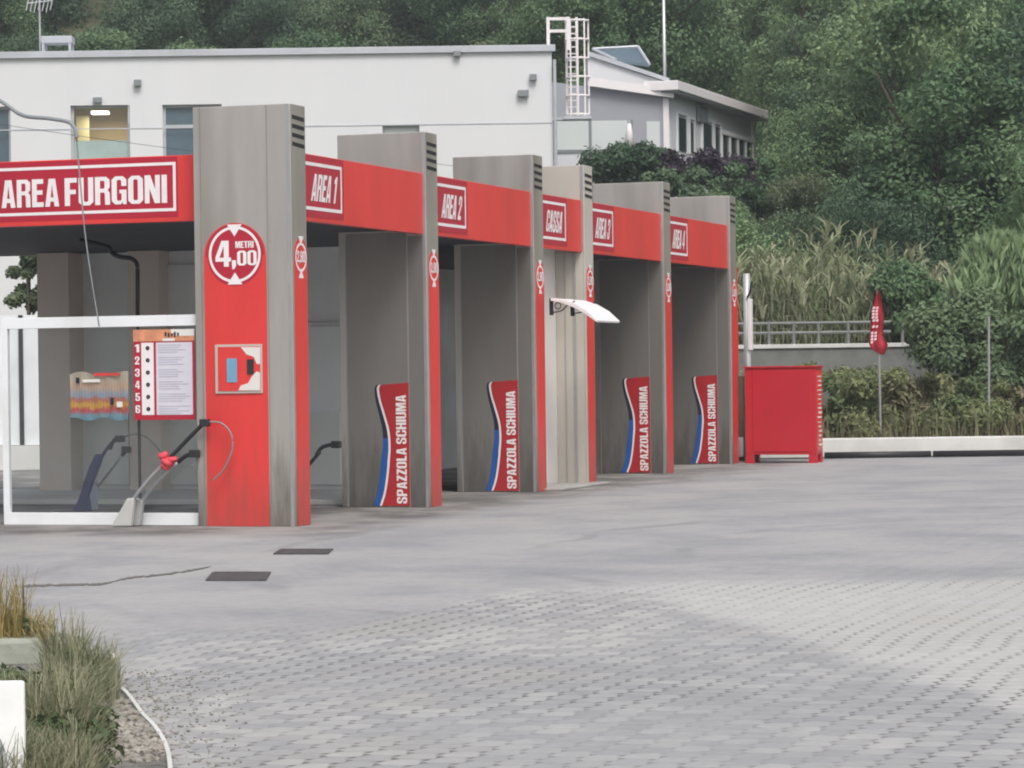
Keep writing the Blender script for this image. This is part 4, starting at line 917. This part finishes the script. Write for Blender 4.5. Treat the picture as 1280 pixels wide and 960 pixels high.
def tree(kind, x, y, s, z=None, label=None, cr=None, tr=None, name='hillside_tree', group=True, sz=None):
    me = VAR[kind][R.randrange(4)]
    t = bpy.data.objects.new(name, None); C.objects.link(t); t.location = (x, y, hz(x, y)-.2 if z is None else z); t.rotation_euler = (0, 0, R.random()*6.28)
    t.scale = (s, s, s*(sz or R.uniform(.85, 1.15)))
    px, py = pr((x, y, t.location.z+5.2*s)); zn = zone(px, py)
    tag(t, label or LAB[kind]+' '+zn, 'tree', 'trees '+zn)
    c = bpy.data.objects.new('crown', me[0]); C.objects.link(c); c.parent = t
    k = bpy.data.objects.new('trunk', me[1]); C.objects.link(k); k.parent = t
    if cr: c.data = c.data.copy(); c.data.materials.clear(); c.data.materials.append(cr)
    return t
ntree = 0
y = 69.0
while y < 185:
    step = 3.5 if y < 100 else 4.2
    x = -.19*y-4+R.uniform(0, 2)
    while x < .19*y+4:
        jx, jy = x+R.uniform(-1.1, 1.1), y+R.uniform(-1.4, 1.4); x += step
        s = R.uniform(.75, 1.25)
        g = hz(jx, jy); px, pyb = pr((jx, jy, g)); _, pyt = pr((jx, jy, g+6*s))
        if pyt > 520 or pyb < -40 or px < -90 or px > 1370: continue
        if jy < YA+10.5 and px < 742: continue                       # in front of or inside the white building
        if jy >= YA+10 and px < 700 and pyt > 62: continue             # hidden by it
        if jy < 84 and px < 800: continue
        if YB-4 < jy < YB+15 and px < 1000: continue                    # the annex
        if jy > YB and px < 930 and pyt > 112: continue
        if jy < YB+2 and px-FPX/jy*2.9*s < 960 and pyt < 225:
            s *= (pyb-240)/max(1, pyb-pyt)
            if s < .3: continue
        if 1215 < px < 1300 and pyt < 75 and jy > 100: continue        # the bare slope at the top right
        k = R.choices(('broad', 'dark', 'olive', 'tall'), (.44, .24, .16, .16))[0]
        if px < 560 and R.random() < .35: k = 'dark'
        tree(k, jx, jy, s); ntree += 1
    y += step*.92
for k, px, Yt, sc in (('broad', 1012, 84, .60), ('dark', 1050, 87, .85), ('olive', 1000, 79, .50), ('tall', 1030, 91, .9), ('broad', 1075, 82, .8), ('dark', 985, 75, .42), ('tall', 1005, 97, 1.0), ('broad', 1040, 100, 1.1)):
    tree(k, at(px, 300, Yt).x, Yt, sc)
print('TREES', ntree)
# purple leaved and green shrubs before the annex
def bush(px, pyc, Y, wpx, hpx, m, label, name='shrub', cat='shrub', leaf=.09, n=6000, seed=1, group=None, droop=0, asp=1.6, base=None):
    """a shrub whose crown centre lies at the picture point, rooted on the terrain"""
    c = at(px, pyc, Y); w_ = wpx/FPX*Y; h_ = hpx/FPX*Y; r = random.Random(seed)
    gz = hz(c.x, Y)-.1 if Y > 64 else -.05
    if base is not None: gz = base
    t = thing(name, label, cat, (c.x, Y, gz), group, local=False)
    cl = []
    for _ in range(16):
        a = r.random()*6.28; q = r.random(); rr = w_*.4*math.sqrt(q); cl.append((rr*math.cos(a), rr*math.sin(a)*.7, c.z-gz+(r.random()-.5)*h_*.75, r.uniform(.14, .24)*min(w_, h_*1.4)))
    o = bpy.data.objects.new('crown', leaf_cloud('crown', cl, n, leaf, m, seed, asp=asp, droop=droop)); C.objects.link(o); o.parent = t
    b = B()
    for k in range(4):
        e = cl[k]; tubep(b, [(0+.1*k-.15, 0, 0), (e[0]*.4, e[1]*.4, (c.z-gz)*.45), (e[0], e[1], e[2])], .05, 5, .02)
    o = obj('stem', b, bark); o.parent = t
    return t
bush(778, 210, 82.5, 110, 62, leafD, 'dark green shrub in front of the balustrade', seed=3, name='garden_shrub')
bush(850, 240, 80.5, 150, 60, leafD, 'wide dark green shrub under the purple tree', seed=44, name='garden_shrub', n=9000)
bush(860, 216, 81.5, 100, 56, leafP, 'purple leaved tree below the annex windows', seed=4, name='purple_tree', cat='tree', n=3200)
bush(915, 222, 82.5, 70, 50, leafP, 'smaller purple shrub at the right end of the annex', seed=5, name='purple_shrub')
bush(820, 205, 83.5, 60, 44, leafD, 'small green shrub between parasol and purple tree', seed=6, name='garden_shrub')
bush(945, 235, 80, 80, 80, leafA, 'green shrub beyond the last pillar top', seed=8, name='garden_shrub')
# big arching bamboo at the right, dark bushes below it
bush(1262, 345, 60, 150, 190, leafB, 'tall bright green bamboo clump with drooping leaves at the right edge', seed=9, name='bamboo_clump', cat='bamboo', leaf=.085, n=26000, droop=.9, asp=5.0)
bush(1205, 415, 58.5, 150, 110, leafD, 'dark green bush below the bamboo clump', seed=10, name='dark_bush', leaf=.075, n=12000)
bush(1275, 440, 57.5, 120, 100, leafD, 'dark bush at the right edge behind the bare pole', seed=11, name='dark_bush', leaf=.075, n=10000)
bush(1140, 370, 64.5, 120, 120, leafA, 'mid green bush between the reeds and the bamboo', seed=12, name='green_bush', leaf=.08, n=11000)
bush(1060, 410, 66, 120, 70, leafD, 'low dark bush behind the guard rail', seed=21, name='dark_bush', leaf=.10, n=4500)
# tree and pale fence seen through the van bay
bush(36, 345, 60, 55, 110, leafO, 'small tree glimpsed through the van bay opening', seed=13, name='garden_tree', cat='tree', leaf=.06, n=7000)
qa, qb = at(-60, 560, 54), at(52, 560, 54); zt_ = at(20, 394, 54).z
pf = thing('panel_fence', 'pale blue white panel fence glimpsed through the glass screen', 'fence', (qb.x, 54, 0), local=False)
b = B(); bx(b, qa.x, qb.x, 54, 54.08, .45, zt_); obj('panels', b, wpaint, pf)
b = B(); x = at(27, 480, 54).x; bx(b, x-.04, x+.04, 53.96, 53.99, .45, zt_); obj('gap_strip', b, dark, pf)
b = B(); bx(b, qa.x, qb.x+.2, 53.9, 54.4, -.1, .44); obj('plinth', b, concl, pf)

# ---------------------------------------------------------------- blades: weeds, reeds
def blades(name, pts, m, seed, seg=3, label=None):
    """pts: (x, y, z, height, width, lean)"""
    r = random.Random(seed); vs, fs = [], []
    for x, y, z, h_, w_, ln in pts:
        a = r.random()*6.283; d = Vector((math.cos(a), math.sin(a), 0)); s = Vector((-d.y, d.x, 0)); i0 = len(vs)
        for k in range(seg+1):
            t = k/seg; p = Vector((x, y, z))+d*(ln*t*t)+Vector((0, 0, h_*(t-.35*ln/h_*t*t if h_ else 0))); ww = w_*(1-t)*.5+.001
            vs += [p-s*ww, p+s*ww]
        for k in range(seg): i = i0+2*k; fs.append((i, i+1, i+3, i+2))
    me = bpy.data.meshes.new(name); me.from_pydata(vs, [], fs); me.materials.append(m); me.update()
    o = bpy.data.objects.new(name, me); C.objects.link(o); o['kind'] = 'stuff'
    tag(o, label, name.replace('_', ' ')); return o
# verge weeds beyond the low wall
pts = []
for _ in range(15000):
    x = R.uniform(-4, 15); y = YK+.5+R.random()*8.0; cl = noise.noise(Vector((x*.7, y*.7, 0)))
    h_ = max(.25, (1.0+.6*cl+.3*noise.noise(Vector((x*3, y*2, 4))))*R.uniform(.5, 1.12)*(1.0 if y < YK+7 else 1.0)); pts.append((x, y, -.06, h_, R.uniform(.015, .05), h_*R.uniform(.05, .45)))
blades('verge_weeds', pts, weedn, 1, label='tall dry and green weeds between the low wall and the retaining wall')
for i, (px, w_, Y) in enumerate(((1055, 60, YK+2.0), (1130, 70, YK+3.0), (1200, 60, YK+2.2), (1250, 80, YK+3.2), (1090, 60, YK+4.5), (1170, 60, YK+5))):
    bush(px, 505, Y, w_, 70, weedn if i % 2 else leafmat('verge_bush_green', (.07, .11, .05), (.11, .16, .07), (.17, .21, .10)) if i == 0 else bpy.data.materials['verge_bush_green'],
         ['loose olive shrub right of the red cabinet', 'green shrub just right of the flag', 'yellow green shrub left of the bare pole', 'brown green shrub right of the bare pole', 'taller green shrub behind the flag pole', 'tallest green shrub between the two poles'][i],
         name='verge_shrub', leaf=.07, n=2600, seed=30+i, asp=2.4)
cl = []; r_ = random.Random(77)
for _ in range(150):
    x = r_.uniform(3.5, 14); y = YK+1+r_.random()*7; hh_ = (1.75+.5*noise.noise(Vector((x*.5, y*.4, 9))))*r_.uniform(.3, 1.15); cl.append((x, y, hh_*.8, r_.uniform(.15, .42)))
me = leaf_cloud('verge_scrub', cl, 60000, .055, leafmat('scrub_leaves', (.13, .18, .075), (.22, .26, .12), (.33, .29, .18), .35, .55), 78, asp=2.2)
o = bpy.data.objects.new('verge_scrub', me); C.objects.link(o); o['kind'] = 'stuff'; tag(o, 'mass of green and olive scrub between the low wall and the retaining wall', 'scrub')
# reeds behind the rail
def reeds(name, x0, x1, y0, y1, n, hmin, hmax, label, seed, m):
    r = random.Random(seed); vs, fs = [], []
    def strip(ps, w0, w1, side):
        i0 = len(vs); k_ = len(ps)
        for i, p in enumerate(ps):
            ww = w0+(w1-w0)*i/(k_-1); vs.extend([p-side*ww, p+side*ww])
        for i in range(k_-1): j = i0+2*i; fs.append((j, j+1, j+3, j+2))
    for _ in range(n):
        x, y = r.uniform(x0, x1), r.uniform(y0, y1); z = hz(x, y) if y > 64 else 0; h_ = r.uniform(hmin, hmax)*(1+.25*noise.noise(Vector((x*.8, y*.5, 1))))
        a = r.random()*6.28; ln = Vector((math.cos(a), math.sin(a), 0))*r.uniform(.05, .5); b0 = Vector((x, y, z))
        side = Vector((1, r.uniform(-.4, .4), 0)).normalized()
        st = [b0+ln*(t*t)+Vector((0, 0, h_*t)) for t in (0, .35, .7, 1)]; strip(st, .018, .008, side)
        for k in range(r.randint(7, 11)):
            t = r.uniform(.3, 1); p = b0+ln*(t*t)+Vector((0, 0, h_*t)); a2 = r.random()*6.28; d = Vector((math.cos(a2), math.sin(a2), 0)); L_ = r.uniform(.35, .7)
            strip([p, p+d*L_*.3+Vector((0, 0, L_*.5)), p+d*L_*.65+Vector((0, 0, L_*.5)), p+d*L_*.95+Vector((0, 0, L_*.1))], .02, .003, Vector((-d.y, d.x, .3)).normalized())
        if r.random() < .3:
            p = st[-1]
            for _ in range(5):
                a2 = r.random()*6.28; d = Vector((math.cos(a2)*.14, math.sin(a2)*.14, .5)); strip([p, p+d*.5, p+d+Vector((d.x, d.y, -.1))], .035, .01, Vector((1, 0, 0)))
    me = bpy.data.meshes.new(name); me.from_pydata(vs, [], fs); me.materials.append(m); me.update()
    o = bpy.data.objects.new(name, me); C.objects.link(o); o['kind'] = 'stuff'; tag(o, label, 'reeds'); return o
xA, xB = at(915, 400, 66).x, at(1180, 400, 66).x
reeds('giant_reeds', xA-1, xB, 64.6, 68.5, 1150, 2.1, 3.3, 'pale dry giant reeds growing behind the guard rail', 5, reedm)

# ---------------------------------------------------------------- near left corner: planted bed
bedm = mat('bed_soil', (.15, .145, .135), .95, 0, .55, 14, 1.0, 30, None, (.28, .26, .23), .8)
b = B(); edge = [(134, 842), (146, 866), (160, 880), (178, 905), (192, 920), (205, 940), (212, 965), (214, 1010)]
ep = [gp(x, y) for x, y in edge]
pl = [tuple(q) for q in ep]+[(-6.5, 8, 0), (-9, 16.5, 0), (gp(10, 790).x, gp(10, 790).y, 0), (gp(90, 800).x, gp(90, 800).y, 0)]
poly(b, [(x, y, .004) for x, y, z in pl], (0, 0, .035)); struct('planting_bed', b, bedm)
b = B(); sp_ = smooth_path(ep, 5)
for i in range(len(sp_)-1):
    a, c = sp_[i], sp_[i+1]; d = (c-a).normalized(); s = Vector((-d.y, d.x, 0))*.010
    poly(b, [a-s+Vector((0, 0, .002)), c-s+Vector((0, 0, .002)), c+s+Vector((0, 0, .002)), a+s+Vector((0, 0, .002))], (0, 0, .055))
single('bed_edging', b, concl, 'thin curved pale edging strip round the weedy bed', 'edging', tuple(ep[0]), local=False)
def inside(x, y):
    c = False; n = len(pl); j = n-1
    for i in range(n):
        if ((pl[i][1] > y) != (pl[j][1] > y)) and x < (pl[j][0]-pl[i][0])*(y-pl[i][1])/(pl[j][1]-pl[i][1])+pl[i][0]: c = not c
        j = i
    return c
pts = []
while len(pts) < 17000:
    px = R.uniform(-60, 175); py = R.uniform(800, 1030); q = gp(px, py)
    if px > 132-(R.random()**2)*60+(18 if py < 900 else -10): continue
    if py < 830 and px > 115: continue
    if px > 125 and py > 890 and R.random() < .9: continue
    if px < 58 and py < 935: continue
    if py < 850: continue
    if px < 34 and py > 950: pass
    h_ = (.20+.24*max(0, noise.noise(q*2.2)+.35))*R.uniform(.4, 1.2)
    if px > 105: h_ *= .8
    pts.append((q.x, q.y, .02, h_, R.uniform(.004, .013), h_*R.uniform(.1, .8)))
blades('bed_weeds', pts, weedm, 3, seg=4, label='green and straw weeds overgrowing the bed in the near left corner')
# leafy low plants among the weeds
r_ = random.Random(3); cl = []
for _ in range(30):
    px, py = r_.uniform(-30, 118), r_.uniform(905, 985); q = gp(px, py); cl.append((q.x, q.y, r_.uniform(.08, .20), r_.uniform(.08, .16)))
me = leaf_cloud('bed_ground_cover', cl, 8000, .030, leafmat('bed_leaves', (.05, .08, .035), (.085, .12, .055), (.15, .17, .08)), 5)
o = bpy.data.objects.new('bed_ground_cover', me); C.objects.link(o); o['kind'] = 'stuff'; tag(o, 'low dark leafy plants among the weeds of the near left bed', 'ground cover')
# concrete planter with yellow grass
Yp = gp(20, 838).y
a, c = at(-60, 800, Yp), at(50, 800, Yp)
b = B(); bx(b, a.x, c.x, Yp, Yp+.55, .0, a.z); 
pt = single('concrete_block', b, mat('mossy_concrete', (.33, .35, .30), .9, 0, .2, 6, .3, 25, None, (.20, .24, .15), .5), 'mossy pale concrete planter block at the left edge', 'planter', (c.x, Yp, 0), local=False, bevel=.025)
pts = []
for _ in range(520):
    x = R.uniform(a.x+.1, c.x+.02); pts.append((x, Yp+R.uniform(.05, .5), a.z-.02, R.uniform(.12, .42)*(1.1 if x < at(20, 800, Yp).x else .55), R.uniform(.004, .014), R.uniform(.03, .2)))
vs = blades('yellow_grass', pts, ygrass, 9, seg=4, label='dry yellow grass tuft growing on the concrete planter'); del vs['kind']; vs['category'] = 'grass tuft'
bush(28, 790, Yp+.25, 45, 34, leafO, 'small dull green plant beside the yellow grass', seed=40, name='planter_plant', cat='plant', leaf=.03, n=900, base=a.z-.05)
# white board at the very corner
Yw = 11.4; q1 = at(30, 851, Yw); q0 = at(-70, 851, Yw); zb_ = 0
wbd = thing('white_board', 'white enamel board with a grey arc in the bottom left corner', 'sign board', (q1.x, Yw, 0), local=False)
b = B(); bx(b, q0.x, q1.x, Yw, Yw+.03, .06, q1.z); obj('panel', b, mat('enamel_white', (.85, .85, .84), .35), wbd, bevel=.012)
b = B(); cq = at(-28, 958, Yw); rr = (38/FPX)*Yw; ring(b, (cq.x, Yw-.003, cq.z), (1, 0, 0), (0, 0, 1.4), rr, rr*.78, 30, None); obj('grey_arc', b, gutter, wbd, recalc=False)
b = B(); bx(b, q0.x+.05, q0.x+.09, Yw+.031, Yw+.07, 0, q1.z-.05); obj('stake', b, brown, wbd)
# bits of litter and gravel
q = gp(136, 824); b = B(); bmesh.ops.create_icosphere(b, subdivisions=2, radius=.03, matrix=Matrix.Translation(q+Vector((0, 0, .02))) @ Matrix.Diagonal((1.6, 1, .7, 1)))
for v in b.verts: v.co += noise.noise_vector(v.co*40)*.012
single('paper_scrap', b, litm, 'crumpled white paper scrap beside the weeds', 'litter', tuple(q), local=False)
b = B(); r_ = random.Random(12)
for _ in range(1500):
    px, py = r_.uniform(120, 330), r_.uniform(838, 965)
    if px > 210+r_.random()**2*110: continue
    q = gp(px, py); s = r_.uniform(.003, .009); q.z = s*.3+.002
    m4 = Matrix.Translation(q) @ Matrix.Rotation(r_.random()*6, 4, 'Z') @ Matrix.Diagonal((s*1.4, s, s*.7, 1)); bmesh.ops.create_icosphere(b, subdivisions=1, radius=1, matrix=m4)
for _ in range(900):
    px, py = r_.uniform(112, 205), r_.uniform(880, 965); q = gp(px, py)
    if not inside(q.x, q.y): continue
    s = r_.uniform(.006, .022); q.z = .039+s*.3
    m4 = Matrix.Translation(q) @ Matrix.Rotation(r_.random()*6, 4, 'Z') @ Matrix.Diagonal((s*1.3, s, s*.7, 1)); bmesh.ops.create_icosphere(b, subdivisions=1, radius=1, matrix=m4)
gr = obj('loose_gravel', b, mat('gravel_stone', (.27, .25, .22), .9, 0, .6, 9)); gr['kind'] = 'stuff'; tag(gr, 'loose gravel and grit washed out around the bed edging', 'gravel')

# ---------------------------------------------------------------- marks on the yard
def flat(name, pts, m, z=.005, t=.003):
    b = B(); poly(b, [(p.x, p.y, z) for p in pts], (0, 0, t)); return b
irond = mat('cast_iron', (.085, .085, .085), .6, .4, .3, 8, .5, 30)
for i, (x0, x1, y0, y1) in enumerate(((262, 334, 716.5, 726), (346, 412, 687.5, 693))):
    g = [gp(x0, y1), gp(x1-6, y1), gp(x1, y0), gp(x0+8, y0)]; c = sum(g, Vector())/4
    t = thing('drain_cover', ['dark iron drain cover in the yard nearer the camera', 'dark iron drain cover closer to the first pillar'][i], 'drain cover', (c.x, c.y, 0), local=False)
    obj('cover_plate', flat('p', g, irond), irond, t)
    b = B(); rimp = [c+(p-c)*1.06 for p in g]
    for k in range(4):
        a_, b_ = rimp[k], rimp[(k+1) % 4]; d = (b_-a_).normalized(); s = Vector((-d.y, d.x, 0))*.02; poly(b, [(q.x, q.y, .001) for q in (a_-s, b_-s, b_+s, a_+s)], (0, 0, .010))
    obj('cover_frame', b, irond, t)
b = B(); line = smooth_path([gp(x, y) for x, y in ((28, 733), (60, 732), (100, 731), (130, 730), (160, 723), (200, 719), (235, 714), (262, 709))], 8)
for i in range(len(line)-1):
    a_, c_ = line[i], line[i+1]; wv = .035+.05*abs(noise.noise(Vector((i*.5, 0, 0)))); s = Vector((0, 1, 0))*wv*(3 if i % 9 else .8)
    poly(b, [(q.x, q.y, .0035) for q in (a_-s, c_-s, c_+s, a_+s)], (0, 0, .0012))
struct('yard_crack', b, mat('crack_dark', (.14, .13, .12), .9))
b = B()
for x0, x1, y_ in ((1240, 1300, 595), (380, 440, 752)): pass
b.free()

# ---------------------------------------------------------------- air
b = B(); bx(b, -120, 120, -75, 240, -1.6, 62); hzo = bpy.data.objects.new('haze', bpy.data.meshes.new('haze')); bmesh.ops.recalc_face_normals(b, faces=b.faces); b.to_mesh(hzo.data); b.free(); C.objects.link(hzo); hzo['kind'] = 'stuff'; hzo['label'] = 'thin pale evening haze over the yard and slope'; hzo['category'] = 'haze'
hm = bpy.data.materials.new('haze_air'); hm.use_nodes = True; t = hm.node_tree; t.nodes.remove(t.nodes['Principled BSDF']); pv = t.nodes.new('ShaderNodeVolumePrincipled')
pv.inputs['Color'].default_value = (.86, .92, 1, 1); pv.inputs['Density'].default_value = .0007; pv.inputs['Anisotropy'].default_value = .1
t.links.new(pv.outputs[0], t.nodes['Material Output'].inputs['Volume']); hzo.data.materials.append(hm)
S.cycles.volume_bounces = 0
